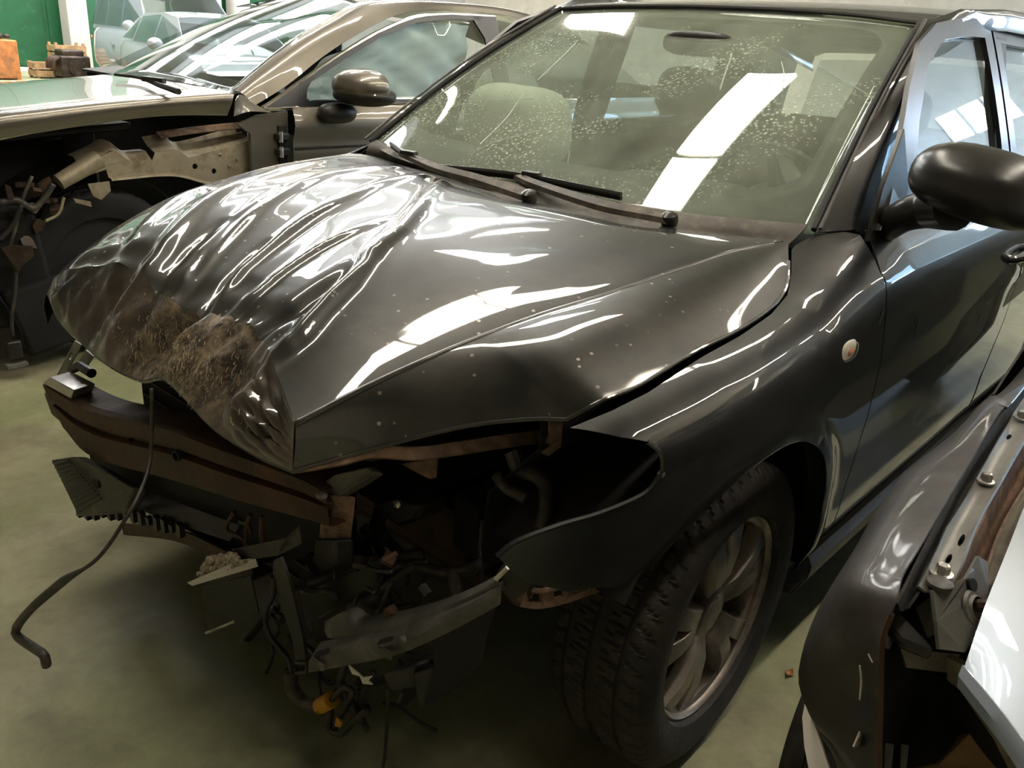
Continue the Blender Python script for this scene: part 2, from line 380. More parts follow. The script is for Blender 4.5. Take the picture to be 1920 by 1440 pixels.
# roof light: ribbed translucent sheet, lit by the sky behind it
m, nt, e = emit('roof_light', (.97, .985, 1.), SKYLIGHT)
w = N(nt, 'ShaderNodeTexWave'); w.inputs['Scale'].default_value = 3.2; w.inputs['Distortion'].default_value = .3; nt.links.new(coords(nt), w.inputs[0])
nt.links.new(ramp(nt, w.outputs['Fac'], [(0, (.88, .87, .86)), (1, (1., .98, .94))]), e.inputs[0])
emit('aged_roof_light', (.95, .97, 1.), .55)  # dim glow added to the far ceiling so the bonnet reflects grey
emit('lamp_tube', (1., .91, .76), LAMP)
emit('day_pane', (.62, .78, 1.), DAYLIGHT)
emit('broad_tube', (1., .92, .78), 10.)
emit('door_daylight', (.50, .70, 1.), 12.)  # bluish fill for the back wall and window frames
M = MATS

# ------------------------------------------------------------------ the hall
X0, X1, Y0, Y1, ZC = -19., 8., -19.2, 7.5, 5.4
struct(MB().box(((X0+X1)/2, (Y0+Y1)/2, -.05), (X1-X0, Y1-Y0, .1)).build('floor', M['hall_floor'], smooth=0))
struct(MB().box(((X0+X1)/2, Y1+.1, ZC/2), (X1-X0, .2, ZC)).build('wall_left', M['cream_wall'], smooth=0))
struct(MB().box((X1+.1, (Y0+Y1)/2, ZC/2), (.2, Y1-Y0, ZC)).build('wall_front', M['dark_wall'], smooth=0))
wl = struct(MB().box(((X0+X1)/2, Y0-.1, ZC/2), (X1-X0, .2, ZC)).build('wall_right', M['white_wall'], smooth=0))
# back wall with one daylight window
m = MB(); wy0, wy1, wz0, wz1 = 4.0, 5.5, 3.1, 4.0
m.box((X0-.1, (Y0+wy0)/2, ZC/2), (.2, wy0-Y0, ZC)); m.box((X0-.1, (wy1+Y1)/2, ZC/2), (.2, Y1-wy1, ZC))
m.box((X0-.1, (wy0+wy1)/2, wz0/2), (.2, wy1-wy0, wz0)); m.box((X0-.1, (wy0+wy1)/2, (wz1+ZC)/2), (.2, wy1-wy0, ZC-wz1))
struct(m.build('wall_back', M['cream_wall'], smooth=0))
win = struct(MB().box((X0-.12, (wy0+wy1)/2, (wz0+wz1)/2), (.04, wy1-wy0, wz1-wz0)).build('window_1', M['day_pane'], smooth=0))
for k in range(4):
    y = lerp(wy0, wy1, k/3); MB().box((X0-.06, y, (wz0+wz1)/2), (.08, .07, wz1-wz0)).build('mullion', M['white_wall'], win, smooth=0)
# roof: opaque sheets with bands of translucent roof lights and added dim glowing ceiling panels
bands = [(-17.6, -15.2), (-13.0, -7.8)]
m = MB(); edges = [Y0] + [v for b in bands for v in b] + [Y1]
for a, b in zip(edges[0::2], edges[1::2]): m.box(((X0+X1)/2, (a+b)/2, ZC+.05), (X1-X0, b-a, .1))
m.box(((X0-13.5)/2, (Y0+Y1)/2, ZC+.06), (-13.5-X0, Y1-Y0, .08)); m.box(((-2.4+X1)/2, (Y0+Y1)/2, ZC+.06), (X1+2.4, Y1-Y0, .08))
struct(m.build('ceiling', M['roof_sheet'], smooth=0))
n = 2
for a, b in bands:
    for k in range(6):
        xa, xb = -13.5+k*1.85, -13.5+(k+1)*1.85
        strips = [(a, b, 'roof_light')] if b < -14 else [(-13.0, -11.9, 'aged_roof_light'), (-11.9, -10.8, 'roof_light'), (-10.8, -9.5, 'aged_roof_light'), (-9.5, -8.4, 'roof_light'), (-8.4, -7.8, 'aged_roof_light')]
        for a_, b_, mt in strips:
            struct(MB().box(((xa+xb)/2, (a_+b_)/2, ZC+.08), (xb-xa-.06, b_-a_-.05, .03)).build(f'window_{n}', M[mt], smooth=0)); n += 1
for xa, xb, a, b in ((-5.2, -4.4, -5.4, -4.0), (-8.1, -6.9, -7.0, -6.5)):
    struct(MB().box(((xa+xb)/2, (a+b)/2, ZC-.02), (xb-xa, b-a, .03)).build(f'window_{n}', M['roof_light'], smooth=0)); n += 1
for k, x in enumerate((-10.2, -5.4, -.6, 4.2)):
    m = MB(); m.box((x, (Y0+Y1)/2, ZC-.22), (.16, Y1-Y0, .02)); m.box((x, (Y0+Y1)/2, ZC-.02), (.16, Y1-Y0, .02)); m.box((x, (Y0+Y1)/2, ZC-.12), (.02, Y1-Y0, .2))
    struct(m.build(f'trim_{k+1}', M['beam_green'], smooth=0))
for k, y in enumerate((-11.9, -10.8, -9.5)):
    struct(MB().box((-4.2, y, ZC+.02), (18.4, .10, .06)).build(f'trim_{k+5}', M['beam_green'], smooth=0))
# unseen blue daylight panel, added at the back left corner to brighten the walls
gd = struct(MB().box((-16.2, Y1-.03, 2.1), (4.6, .04, 4.2)).build(f'window_{n}', M['door_daylight'], smooth=0)); n += 1
for x in (-18.55, -13.85): MB().box((x, Y1-.06, 2.15), (.12, .12, 4.3)).build('door_jamb', M['beam_green'], gd, smooth=0)
# lamp rows
def batten(x, y, L, wdt, where):
    r = root('fluorescent_lamp', (x, y, ZC-.55), where, 'lamp', 'ceiling lamp rows')
    MB().box((x, y, ZC-.50), (L, wdt*.8, .05)).build('housing', M['white_wall'], r, smooth=0)
    t = MB()
    if wdt > .3: t.box((x, y, ZC-.56), (L-.04, wdt, .06))
    else:
        for s in (-.05, .05): t.tube([(x-L/2+.03, y+s, ZC-.555), (x+L/2-.03, y+s, ZC-.555)], .018, 8)
    t.build('tube', M['broad_tube' if wdt > .3 else 'lamp_tube'], r)
    for s in (-.35, .35): MB().tube([(x+s*L, y, ZC-.48), (x+s*L, y, ZC)], .006, 6).build('hanger', M['bare_metal'], r)
for x in (-2.55, -1.02, .51): batten(x, -1.75, 1.5, .42, 'broad white ceiling lamp mirrored in the black car windscreen, ' + {-2.55: 'rearmost', -1.02: 'middle', .51: 'foremost'}[x] + ' of its row')
batten(-3.1, -5.9, 1.5, .25, 'single slim twin-tube ceiling lamp beyond the bronze sedan')
for y, dx, where in ((1.6, 1.5, 'over the stripped car'), (5.8, 0., 'along the left wall')):
    for k, x in enumerate((-15.06, -13.52, -11.98, -10.44, -8.9, -7.36, -5.82, -4.28, -2.74, -1.2)):
        batten(x+dx, y, 1.5, .25, f'slim twin-tube ceiling lamp {where}, ' + ('rearmost', 'second from the rear', 'third from the rear', 'fourth from the rear', 'fifth from the rear', 'fifth from the front', 'fourth from the front', 'third from the front', 'second from the front', 'foremost')[k] + ' of ten')

# far wall: green sliding doors, white posts
def leaf(x0, x1, lab, n):
    r = struct(MB().box(((x0+x1)/2, Y0+.05, 2.0), (x1-x0, .06, 4.)).build(f'door_{n}', M['green_door'], smooth=0), lab)
    k = 0
    for zc in (.95, 2.85):
        cols = max(2, int((x1-x0)/1.1))
        for j in range(cols):
            a = lerp(x0, x1, j/cols)+.05; b = lerp(x0, x1, (j+1)/cols)-.05
            MB().box(((a+b)/2, Y0+.095, zc), (b-a, .03, 1.75)).build('panel', M['green_door'], r, smooth=0, bevel=.01)
leaf(-7.75, -2.6, 'green sheet metal sliding door at the far wall', 1)
leaf(-14.2, -9.2, 'green sheet metal door behind the white cars', 2)
for i, (a, b) in enumerate([((128, 60), 1), ((378, 5), 1), ((432, 5), 1)]):
    q = at(a[0]+16, a[1], y=Y0+.55)
    struct(MB().box((q[0], Y0+.5, ZC/2), (.42, .42, ZC)).build(f'trim_{i+8}', M['white_wall'], smooth=0, bevel=.02))
# ------------------------------------------------------------------ the wrecked hatchback
car = root('wrecked_hatchback', (-.9, 0, 0), 'black hatchback with crumpled bonnet and no front bumper', 'car')
# --- bonnet: flank edge, crease, rear edge, crushed ridge, lip
L0a = [(-.338, .700, .970), (-.266, .740, .942), (-.20, .770, .913), (-.109, .785, .895), (.012, .790, .882), (.139, .785, .871), (.262, .770, .842), (.328, .750, .827), (.367, .715, .794)]
L0b = [(.367, .715, .794), (.388, .665, .783), (.435, .600, .765), (.494, .546, .745), (.554, .491, .720), (.622, .448, .700), (.657, .428, .690)]
L1 = [(-.335, .690, .973), (-.20, .650, .962), (-.05, .622, .941), (.10, .590, .917), (.25, .550, .893), (.40, .505, .857), (.53, .460, .813), (.645, .420, .765)]
L5 = [(-.350, -.715, .962), (-.11, -.735, .940), (.05, -.725, .918), (.237, -.695, .887), (.40, -.655, .838), (.53, -.600, .790), (.60, -.580, .750)]
REAR = [(-.335, .690, .973), (-.314, .598, .968), (-.265, .462, .965), (-.250, .253, .962), (-.228, .097, .962), (-.245, -.05, .962), (-.275, -.206, .962), (-.345, -.50, .962), (-.350, -.715, .962)]
RIDGE = [(.645, .420, .765), (.598, .300, .799), (.547, .160, .830), (.549, .030, .823), (.552, -.100, .813), (.549, -.330, .833), (.585, -.500, .790), (.600, -.580, .750)]
LIP = [(.657, .428, .690), (.664, .330, .684), (.662, .200, .683), (.650, .080, .697), (.636, -.020, .694), (.645, -.098, .668), (.650, -.226, .663), (.640, -.374, .666), (.635, -.490, .680), (.618, -.585, .715)]
def pl(*px): return [at(a, b, z=.875)[:2] for a, b in px]
FOLDS = [  # polyline, height, width, taper at the ends
    (pl((862, 372), (800, 440), (748, 500), (650, 556), (560, 590), (490, 604)), .022, .020),
    (pl((850, 380), (700, 420), (600, 450), (470, 495), (380, 525)), .020, .018),
    (pl((760, 372), (620, 395), (500, 430), (390, 470), (300, 505)), .017, .020),
    (pl((640, 345), (520, 372), (400, 415), (290, 460), (235, 480)), .015, .022),
    (pl((560, 330), (440, 352), (320, 400), (240, 440)), .010, .020),
    (pl((700, 530), (560, 560), (450, 570), (380, 560)), -.020, .022),
    (pl((740, 470), (600, 500), (480, 530), (400, 545)), .012, .013),
    (pl((520, 470), (430, 500), (350, 530)), -.016, .016),
    (pl((560, 410), (450, 445), (330, 495)), -.015, .014),
    (pl((430, 440), (330, 470), (260, 490)), -.010, .014),
    (pl((880, 385), (1010, 400), (1130, 410)), .007, .022),
    (pl((235, 480), (285, 520), (345, 560), (420, 590), (490, 606)), .012, .016),
]
def crumple(X, Y):
    Z = np.zeros_like(X)
    for poly, h, w in FOLDS:
        d, t, _ = seg_dist(X, Y, poly); env = np.clip(t*4, 0, 1)**.7*np.clip((1-t)*8, .3, 1)
        Z += h*np.exp(-(d/w)**2)*env*(.45+.55*np.clip((X-.02)/.30, 0, 1))
    d, t, s = seg_dist(X, Y, FOLDS[0][0]); zone = 1/(1+np.exp(s*d/.02))           # pushed-in side of the long fold
    ex = np.clip((X-.0)/.5, 0, 1); 
    Z -= .016*zone*ex*np.exp(-((Y+.12)/.30)**2)
    a = np.clip((X-.20)/.35, 0, 1)*zone
    Z += a*(.0030*np.sin(34*(Y-.35*X)+1)+.0016*np.sin(63*(Y-.3*X)-6*X))
    Z += a*np.clip((X-.42)/.12, 0, 1)*.003*np.sin(75*X+26*Y)
    Z += .0008*np.sin(9*X+3)*np.sin(8*Y+1)
    return Z
nu, nv = 150, 170
G = coons(spline(L1, nu), spline(L5, nu), spline(REAR, nv), spline(RIDGE, nv))
uu, vv = np.meshgrid(np.linspace(0, 1, nu), np.linspace(0, 1, nv), indexing='ij')
edge = np.clip(np.minimum(np.minimum(vv, 1-vv)/.10, uu/.06), 0, 1); edge = edge*edge*(3-2*edge)
G[..., 2] += edge*crumple(G[..., 0], G[..., 1]) + .003*np.sin(np.pi*vv)*np.sin(np.pi*uu)**.8*edge + .009*(1-np.exp(-vv/.045))*np.clip((1-vv)/.2, 0, 1)*np.clip(np.minimum(uu, 1-uu)*7, 0, 1)
ridge_now = G[-1]
# front face
nf = 46; lip = spline(LIP, nv); FF = []
for i in range(nf):
    t = i/(nf-1); row = ridge_now*(1-t)+lip*t; row = row.copy()
    yy = row[:, 1]; b = math.sin(math.pi*t)
    ew = np.clip(np.minimum(np.arange(nv), nv-1-np.arange(nv))/14., 0, 1)
    row[:, 0] += ew*b*(.008 + .010*np.sin(24*yy+.5) + .007*np.sin(47*yy+2*t) + .004*np.sin(90*yy+5*t) - .035*np.exp(-((yy+.03+.10*t)/.035)**2) + .018*np.exp(-((yy-.07)/.05)**2))
    row[:, 0] += ew*b*(.009*np.abs(np.sin(15.5*yy+1.5*t+1))-.008*np.abs(np.sin(27*yy-2*t+.4))+.005*np.abs(np.sin(48*yy+3*t+.9))-.003*np.abs(np.sin(80*yy-4*t)))
    row[:, 2] += ew*b*.004*np.sin(40*yy+6*t)
    w = np.exp(-((yy-.36)/.10)**2); row[:, 0] += ew*b*w*.006*np.sin(36*(1-t)+60*yy); row[:, 2] += ew*b*w*.004*np.sin(30*t+50*yy)
    row[:, 0] += ew*t*(1-t)*.014*np.sin(33*yy+9*t)
    FF.append(row)
top = np.concatenate([G, np.array(FF)[1:]], axis=0)
# left flank: below the crease down to the shut line and the headlamp edge
e0 = np.vstack([spline(L0a, 70), spline(L0b, 50)[1:]]); c1 = G[:, 0]
nx = (e0[:, 0]-e0[0, 0])/(e0[-1, 0]-e0[0, 0]); cx = (c1[:, 0]-c1[0, 0])/(c1[-1, 0]-c1[0, 0])
cc = np.stack([np.interp(nx, cx, c1[:, k]) for k in range(3)], 1); FL = []
for j in range(26):
    t = j/25; row = cc*(1-t)+e0*t; b = math.sin(math.pi*t**.85)
    wid = np.linalg.norm(cc-e0, axis=1); row = row.copy(); row[:, 2] += b*.085*wid; row[:, 1] += b*.055*wid
    FL.append(row)
FL = np.array(FL).transpose(1, 0, 2)
m = MB(); m.grid(G, .0012); m.grid(FL, .0012)
# right flank, turned down
RF = np.array([[p, p+(0.0, -.018, -.012), p+(0, -.035, -.04), p+(-.005, -.042, -.085)] for p in top[:, -1]]); m.grid(RF, .0012)
hood = m.build('bonnet', M['anthracite'], car, smooth=50)
MB().grid(np.array(FF), .0012).build('bonnet_nose', M['anthracite_mud'], hood, smooth=50, label='crushed nose of the bonnet, brown with road dirt')
MB().tube(G[4:, 0]+np.array([0, .001, -.0025]), .0055, 10).build('bonnet_crease', M['anthracite'], hood, smooth=180)
# rolled hems: pale line on the shut line and headlamp edge
MB().tube(e0[6:]+np.array([.001, .001, -.0005]), .0034, 8).build('bonnet_hem', M['anthracite'], hood)
MB().tube(lip+np.array([-.004, 0, -.002]), .005, 6).build('bonnet_lip', M['anthracite'], hood)
# rust-bare inner frame edge seen under the headlamp edge of the bonnet
G2 = []
inn = A3((555, 886, 'z', .683), (640, 872, 'z', .690), (700, 858, 'z', .697), (780, 862, 'z', .690), (860, 852, 'z', .688), (950, 838, 'z', .690), (1030, 828, 'z', .690))
a = spline(inn, 40); outc = spline([p+(.004, -.004, .022) for p in inn], 40)
MB().grid(np.stack([outc, a+(.006, .006, .006), a, a+(-.03, -.03, .004)], 1), .002).build('bonnet_frame', M['rust_edge'], hood)
b = A3((1030, 778, 'y', .69), (1055, 790, 'y', .69), (1052, 838, 'y', .66), (1028, 856, 'y', .65), (1012, 848, 'y', .65), (1030, 820, 'y', .67))
MB().plate(b, .004).build('hinge_bracket', M['rust_edge'], hood)

# --- body side, shared by wing and doors
ZS = [(-3.4, 1.03), (-2.0, 1.03), (-.60, .995), (-.50, .99), (-.42, .985), (-.338, .965), (-.266, .936), (-.2, .907), (-.109, .889), (.012, .876), (.139, .863), (.262, .832), (.328, .815), (.391, .797), (.45, .775), (.53, .735), (.6, .70)]
YS = [(-3.4, .72), (-2.6, .79), (-.60, .795), (-.50, .768), (-.42, .722), (-.338, .708), (-.266, .748), (-.2, .778), (-.109, .793), (.012, .80), (.139, .797), (.262, .785), (.328, .768), (.391, .742), (.45, .71), (.53, .66), (.6, .62)]
YB = [(.12, .74), (.20, .80), (.25, .835), (.31, .858), (.36, .864), (.42, .866), (.60, .882), (.75, .887), (.86, .882), (.91, .876), (.93, .866), (1.1, .80)]
def yb(x, z):
    y = interp(YB, z)
    if x > 0: y -= .045*(x/.3)**2
    if x < -2.3: y -= .10*((x+2.3)/1.0)**2
    for cx in (0., -2.58):
        r = math.hypot(x-cx, z-.316); y += .014*math.exp(-((r-.39)/.035)**2)*(1 if z > .2 else 0)
    return y
def w_of_z(x, z):
    t = max(interp(ZS, x)-z, 0); return t+.09*(1-math.exp(-t/.035))
_t = np.linspace(0, 1.2, 2400); _w = _t+.09*(1-np.exp(-_t/.035))
def side(x, w):
    t = np.interp(w, _w, _t); zs = interp(ZS, x); z = zs-t
    return (x, yb(x, z)-(yb(x, zs)-interp(YS, x))*math.exp(-t/.035), z)
def to_w(poly): return [(x, w_of_z(x, z)) for x, z in poly]
def edge_top(x0, x1, n): return [(x, interp(ZS, x)) for x in np.linspace(x0, x1, n)]
ARCH = [(.375*math.cos(a), .316+.375*math.sin(a)) for a in np.radians(np.linspace(37, 188, 40))]
DOORLINE = [(-.52, .24), (-.513, .36), (-.508, .47), (-.485, .70), (-.452, .86), (-.460, .93), (-.50, .985)]
HL = [(.391, .797), (.340, .786), (.302, .776), (.286, .760), (.281, .740), (.285, .722), (.313, .695), (.384, .679), (.445, .671), (.502, .654), (.528, .634), (.505, .600), (.475, .575), (.42, .548), (.35, .540)]
wing = sheet('front_wing', to_w(HL+ARCH+[(-.385, .23)]+DOORLINE+edge_top(-.48, .37, 40)), side, .016, .002, M['anthracite_side'], car)
# wing return lips: headlamp edge and wheel arch
q = [side(x, w_of_z(x, z)) for x, z in HL[2:11]]
MB().tube(spline(q, 50)-np.array([0, .003, 0]), .0045, 6).build('wing_hem', M['anthracite_side'], wing)
al = np.array([side(x, w_of_z(x, z)) for x, z in ARCH]); MB().grid(np.stack([al, al-np.array([0, .012, 0])+np.stack([al[:, 0]*.012, 0*al[:, 0], (al[:, 2]-.316)*.012], 1), al-np.array([0, .04, 0])], 1), .002).build('arch_lip', M['anthracite_side'], wing)
MB().lathe([(.005, 0), (.0065, .002), (.0065, .004), (.003, .006)], side(.286, w_of_z(.286, .722))-np.array([0.004, .004, 0]), (.5, .8, .2), 14).build('clip', M['bare_metal'], wing)
# side repeater lamp
rp = np.array(side(-.372, w_of_z(-.372, .765))); rp = at(1596, 660, y=rp[1]); rp = np.array(side(rp[0], w_of_z(rp[0], rp[2])))
rep = MB().ball(rp, (.034, .010, .020), 20, 12, power=.8).build('side_repeater', M['clear_lens'], wing, smooth=180)
MB().ball(rp+(0, .004, 0), (.012, .003, .008), 12, 8).build('bulb', M['lamp_amber'], rep, smooth=180)
MB().ball(rp-(0, .006, 0), (.038, .009, .0235), 20, 12, power=.8).build('lamp_seal', M['white_plastic'], rep, smooth=180)
# front door, rear door, quarter, sill
gap = .005
DL = [(x-gap, z) for x, z in DOORLINE[:-1]]
door = sheet('front_door', to_w([(-1.58, .265)]+[(-.53, .265)]+DL[1:]+[(-.52, .985)]+edge_top(-.53, -1.60, 26)+[(-1.60, .7)]), side, .022, .002, M['anthracite_side'], car)
DR = [(-1.605, .265), (-1.605, .7), (-1.615, 1.0)]
rdoor = sheet('rear_door', to_w(DR+edge_top(-1.62, -2.45, 20)+[(-2.42, .80), (-2.28, .66), (-2.20, .5), (-2.17, .265)]), side, .03, .002, M['anthracite_side'], car)
ra = [(-2.58+.375*math.cos(a), .316+.375*math.sin(a)) for a in np.radians(np.linspace(30, 180, 20))]
quarter = sheet('rear_quarter', to_w([(-2.46, 1.0), (-2.44, .80), (-2.30, .66)]+ra[3:]+[(-3.0, .28), (-3.38, .30)]+edge_top(-3.38, -2.48, 12)), side, .03, .002, M['anthracite_side'], car)
SL = [(.275, .856), (.255, .868), (.225, .865), (.17, .84), (.15, .78)]
sl = np.array([[(x, y, z) for z, y in SL] for x in np.linspace(-.40, -2.2, 8)]); sill = MB().grid(sl, .003).build('sill', M['black_plastic'], car)
# dents on the door, door handle
hd = at(1915, 476, y=.89); handle = MB().tube([hd+(.10, -.02, -.01), hd+(.07, .012, -.002), hd+(-.05, .014, .004), hd+(-.12, -.02, .006)], [.011, .014, .014, .011], 10, smooth=24).build('handle', M['anthracite_side'], door)
for px, py in ((1655, 598), (1717, 618)):
    q = at(px, py, y=.885); q = np.array(side(q[0], w_of_z(q[0], q[2]))); MB().ball(q, (.007, .0016, .026), 12, 8, rot('Y', -8)).build('scuff', M['dark_void'], door, smooth=180)
# A pillar, windscreen, roof
WSB = [(-.415, .715, .985), (-.345, .50, .972), (-.315, .25, .965), (-.30, 0, .963), (-.315, -.25, .965), (-.345, -.50, .972), (-.415, -.715, .985)]
WST = [(-1.128, .590, 1.412), (-1.165, .40, 1.427), (-1.185, .20, 1.434), (-1.19, 0, 1.436), (-1.185, -.20, 1.434), (-1.165, -.40, 1.427), (-1.128, -.590, 1.412)]
b0, t0 = spline(WSB, 41), spline(WST, 41); WS = []
for i in range(31):
    t = i/30; row = b0*(1-t)+t0*t; row = row+np.array([.35, 0, .62])*.03*math.sin(math.pi*t); WS.append(row)
WS = np.array(WS)
wscreen = MB().grid(WS, .005).build('windscreen', M['windscreen_glass'], car, smooth=180)
def ws_pt(u, v, off=0.):           # u 0 left .. 1 right, v 0 bottom .. 1 top
    i, j = v*30, u*40; i0, j0 = min(int(i), 29), min(int(j), 39); a, b = i-i0, j-j0
    p = (1-a)*((1-b)*WS[i0, j0]+b*WS[i0, j0+1])+a*((1-b)*WS[i0+1, j0]+b*WS[i0+1, j0+1])
    return p+np.array([.5, 0, .86])*off
def ws_ring(out, inn, off, n=140):
    """a band on the glass between two rounded rectangles"""
    def rr(u0, u1, v0, v1, ru, rv, k):
        q = []
        for cu, cv, a0 in ((u1-ru, v1-rv, 0), (u0+ru, v1-rv, 90), (u0+ru, v0+rv, 180), (u1-ru, v0+rv, 270)):
            for a in np.radians(np.linspace(a0, a0+90, k)): q.append((cu+ru*math.cos(a), cv+rv*math.sin(a)))
        return q
    a, b = rr(*out, n//4), rr(*inn, n//4)
    def dens(q): 
        q = np.array(q+q[:1]); d = np.r_[0, np.cumsum(np.hypot(*np.diff(q, axis=0).T))]; s = np.linspace(0, d[-1], n); return np.stack([np.interp(s, d, q[:, 0]), np.interp(s, d, q[:, 1])], 1)
    a, b = dens(a), dens(b)
    return np.array([[ws_pt(*lerp(p, q, t), off) for t in (0, .34, .67, 1)] for p, q in zip(a, b)])
plain('frit', (.014, .014, .013), .5, 0, .1, 10, dirt=(.10, .085, .065), dirt_amt=.45, dscale=6)
MB().grid(ws_ring((.004, .996, .004, .996, .01, .01), (.055, .945, .145, .945, .07, .10), -.0075), .001).build('frit_border', M['frit'], wscreen, smooth=180)
def ROOF_Z(x): return interp([(-3.2, 1.36), (-2.6, 1.465), (-2.0, 1.497), (-1.6, 1.484), (-1.3, 1.455), (-1.19, 1.436)], x)
def ROOF_E(x): return interp([(-3.2, .54), (-2.0, .61), (-1.13, .592)], x)
for sgn in (1, -1):
    i0 = np.array([ws_pt(0 if sgn > 0 else 1, t) for t in np.linspace(0, 1, 24)]) + np.array([0, sgn*.006, .002])
    OUT = A3((1632, 446, 'y', .775), (1653, 353, 'y', .745), (1697, 230, 'y', .715), (1720, 160, 'y', .695), (1753, 97, 'y', .675), (1783, 57, 'y', .66), (1833, 20, 'y', .652))
    ob = spline(OUT, 24); ob[:, 1] *= sgn
    i0x = np.vstack([i0, [(x, sgn*ROOF_E(x), ROOF_Z(x)-.012) for x in (-1.30, -1.55, -2.0, -2.6, -3.2)]])
    obx = np.vstack([ob, [(x, sgn*y, z) for x, y, z in ((-1.45, .668, 1.456), (-1.62, .680, 1.462), (-2.0, .69, 1.462), (-2.6, .67, 1.42), (-3.2, .60, 1.29))]])
    mid = (i0x*.45+obx*.55)+np.array([.012, sgn*.012, .016])
    PG = np.stack([np.vstack([spline([i0x[k], mid[k]-(.004, 0, .002), mid[k], obx[k]], 9), obx[k]+(0, -sgn*.012, -.035 if k > 20 else -.004)]) for k in range(len(i0x))])
    if sgn > 0: PIL = PG
    ap = MB().grid(PG, .003).build('a_pillar', M['anthracite_side'], car, smooth=60)
    MB().tube(i0+np.array([.004, -sgn*.004, .006]), .0065, 6).build('windscreen_seal', M['rubber'], ap)
    MB().tube(i0+np.array([.012, sgn*.012, .012]), .004, 6).build('drip_rail', M['grey_plastic'], ap)
# roof panel and cant rails
def roof_row(x):
    return [(x+(.06*abs(t)**2 if x > -1.5 else 0)*max(0, (x+1.5)/.31), t*ROOF_E(x), ROOF_Z(x)-.014*abs(t)**2.2) for t in np.linspace(-1, 1, 25)]
RR = np.array([roof_row(x) for x in np.linspace(-1.19, -3.2, 24)])
RR[0] = t0[::-1][np.linspace(0, 40, 25).astype(int)]+np.array([-.004, 0, .003])
roof = MB().grid(RR, .004).build('roof', M['anthracite'], car, smooth=60)
MB().tube(t0+np.array([.004, 0, .006]), .006, 6).build('header_seal', M['rubber'], roof)
# side windows: front and rear door glass with black frames (both flanks)
plain('frame_black', (.02, .022, .028), .3, 0, .2, 12, .04)
def bow(sgn): return lambda x, z: (x if sgn > 0 else x-.09*max(0, min(1, (x+1.5)/.4)), sgn*(1 if sgn > 0 else .965)*(.80-.155*((z-.99)/.44)**1.25 if z > .99 else .80), z)
FW = [(-.525, .995), (-.575, 1.045), (-.665, 1.16), (-.765, 1.27), (-.885, 1.365), (-1.03, 1.412), (-1.25, 1.436), (-1.50, 1.446), (-1.52, 1.20), (-1.55, 1.0)]
FG = [(-.735, 1.01), (-.745, 1.11), (-.80, 1.20), (-.90, 1.305), (-.98, 1.355), (-1.08, 1.378), (-1.25, 1.392), (-1.43, 1.396), (-1.45, 1.20), (-1.475, 1.012)]
QG = [(-.63, 1.02), (-.71, 1.02), (-.715, 1.10)]
BW = [(-1.57, .998), (-1.54, 1.2), (-1.52, 1.446), (-2.0, 1.444), (-2.3, 1.415), (-2.48, 1.30), (-2.52, 1.15), (-2.50, 1.02)]
BG = [(-1.63, 1.02), (-1.60, 1.2), (-1.585, 1.388), (-2.0, 1.385), (-2.24, 1.355), (-2.40, 1.28), (-2.44, 1.15), (-2.42, 1.04)]
for sgn in (1, -1):
    fr = sheet('window_frame', FW, bow(sgn), .05, .012*sgn, M['frame_black'], car, holes=[FG])
    sheet('door_glass', FG, lambda x, z: np.array(bow(sgn)(x, z))-np.array([0, sgn*.008, 0]), .05, .004*sgn, M['side_glass'], fr)
    fr2 = sheet('window_frame', BW, bow(sgn), .06, .012*sgn, M['frame_black'], car, holes=[BG])
    sheet('door_glass', BG, lambda x, z: np.array(bow(sgn)(x, z))-np.array([0, sgn*.008, 0]), .06, .004*sgn, M['side_glass'], fr2)
    sheet('rear_pillar', [(-2.50, 1.0), (-2.54, 1.15), (-2.50, 1.31), (-2.32, 1.40), (-2.6, 1.40), (-3.2, 1.30), (-3.3, 1.02)], bow(sgn), .06, .004*sgn, M['anthracite_side'], car)
# tail: rear glass and hatch
tg = np.array([[(lerp(-3.2, -3.38, t), s*lerp(.56, .70, t), lerp(1.33, 1.02, t)-.02*abs(s)**2) for s in np.linspace(-1, 1, 9)] for t in np.linspace(0, 1, 6)])
MB().grid(tg, .005).build('rear_glass', M['far_glass'], car, smooth=60)
th = np.array([[(-3.36-.06*math.sin(math.pi*t)-.05*(1-abs(s)**3), s*.72, lerp(1.03, .28, t)) for s in np.linspace(-1, 1, 13)] for t in np.linspace(0, 1, 8)])
MB().grid(th, .005).build('tailgate', M['anthracite_side'], car, smooth=60)
for o, nme in ((wing, 'front_wing'), (door, 'front_door'), (rdoor, 'rear_door'), (quarter, 'rear_quarter'), (sill, 'sill')): mirror_copy(o, car)
# door mirror
mq = at(1845, 352, y=.985)
def mirror_shell(c, s, k, R):
    V = []; n, mm = 28, 18
    m = MB(); m.ball((0, 0, 0), (1, 1, 1), n, mm); P = np.array(m.v)
    P[:, 0] *= np.where(P[:, 0] > 0, 1.0, .28)                # flat glass side at the back
    P[:, 2] *= np.where(P[:, 2] > 0, 1.0, .72)
    P = np.sign(P)*np.abs(P)**np.array([1, .75, .85]); P *= np.array(s)
    P[:, 2] += -.10*P[:, 1]                                    # drooping outboard end
    m.v = [tuple(q) for q in (P @ R.T + c)]; return m
mirror = mirror_shell(mq+(0, 0, -.004), (.105, .140, .078), .8, rot('Z', -12)).build('door_mirror', M['satin_plastic'], car, smooth=180)
MB().tube(A3((1790, 388, 'y', .95), (1740, 392, 'y', .89), (1700, 402, 'y', .85), (1660, 424, 'y', .80)), [.046, .040, .034, .034], 14, smooth=16).build('mirror_arm', M['satin_plastic'], mirror)
fq = A3((1628, 455, 'y', .80), (1690, 430, 'y', .81), (1705, 350, 'y', .80), (1697, 240, 'y', .775), (1655, 355, 'y', .79))
MB().plate(fq, -.012).build('mirror_sail', M['satin_plastic'], mirror, bevel=.003)
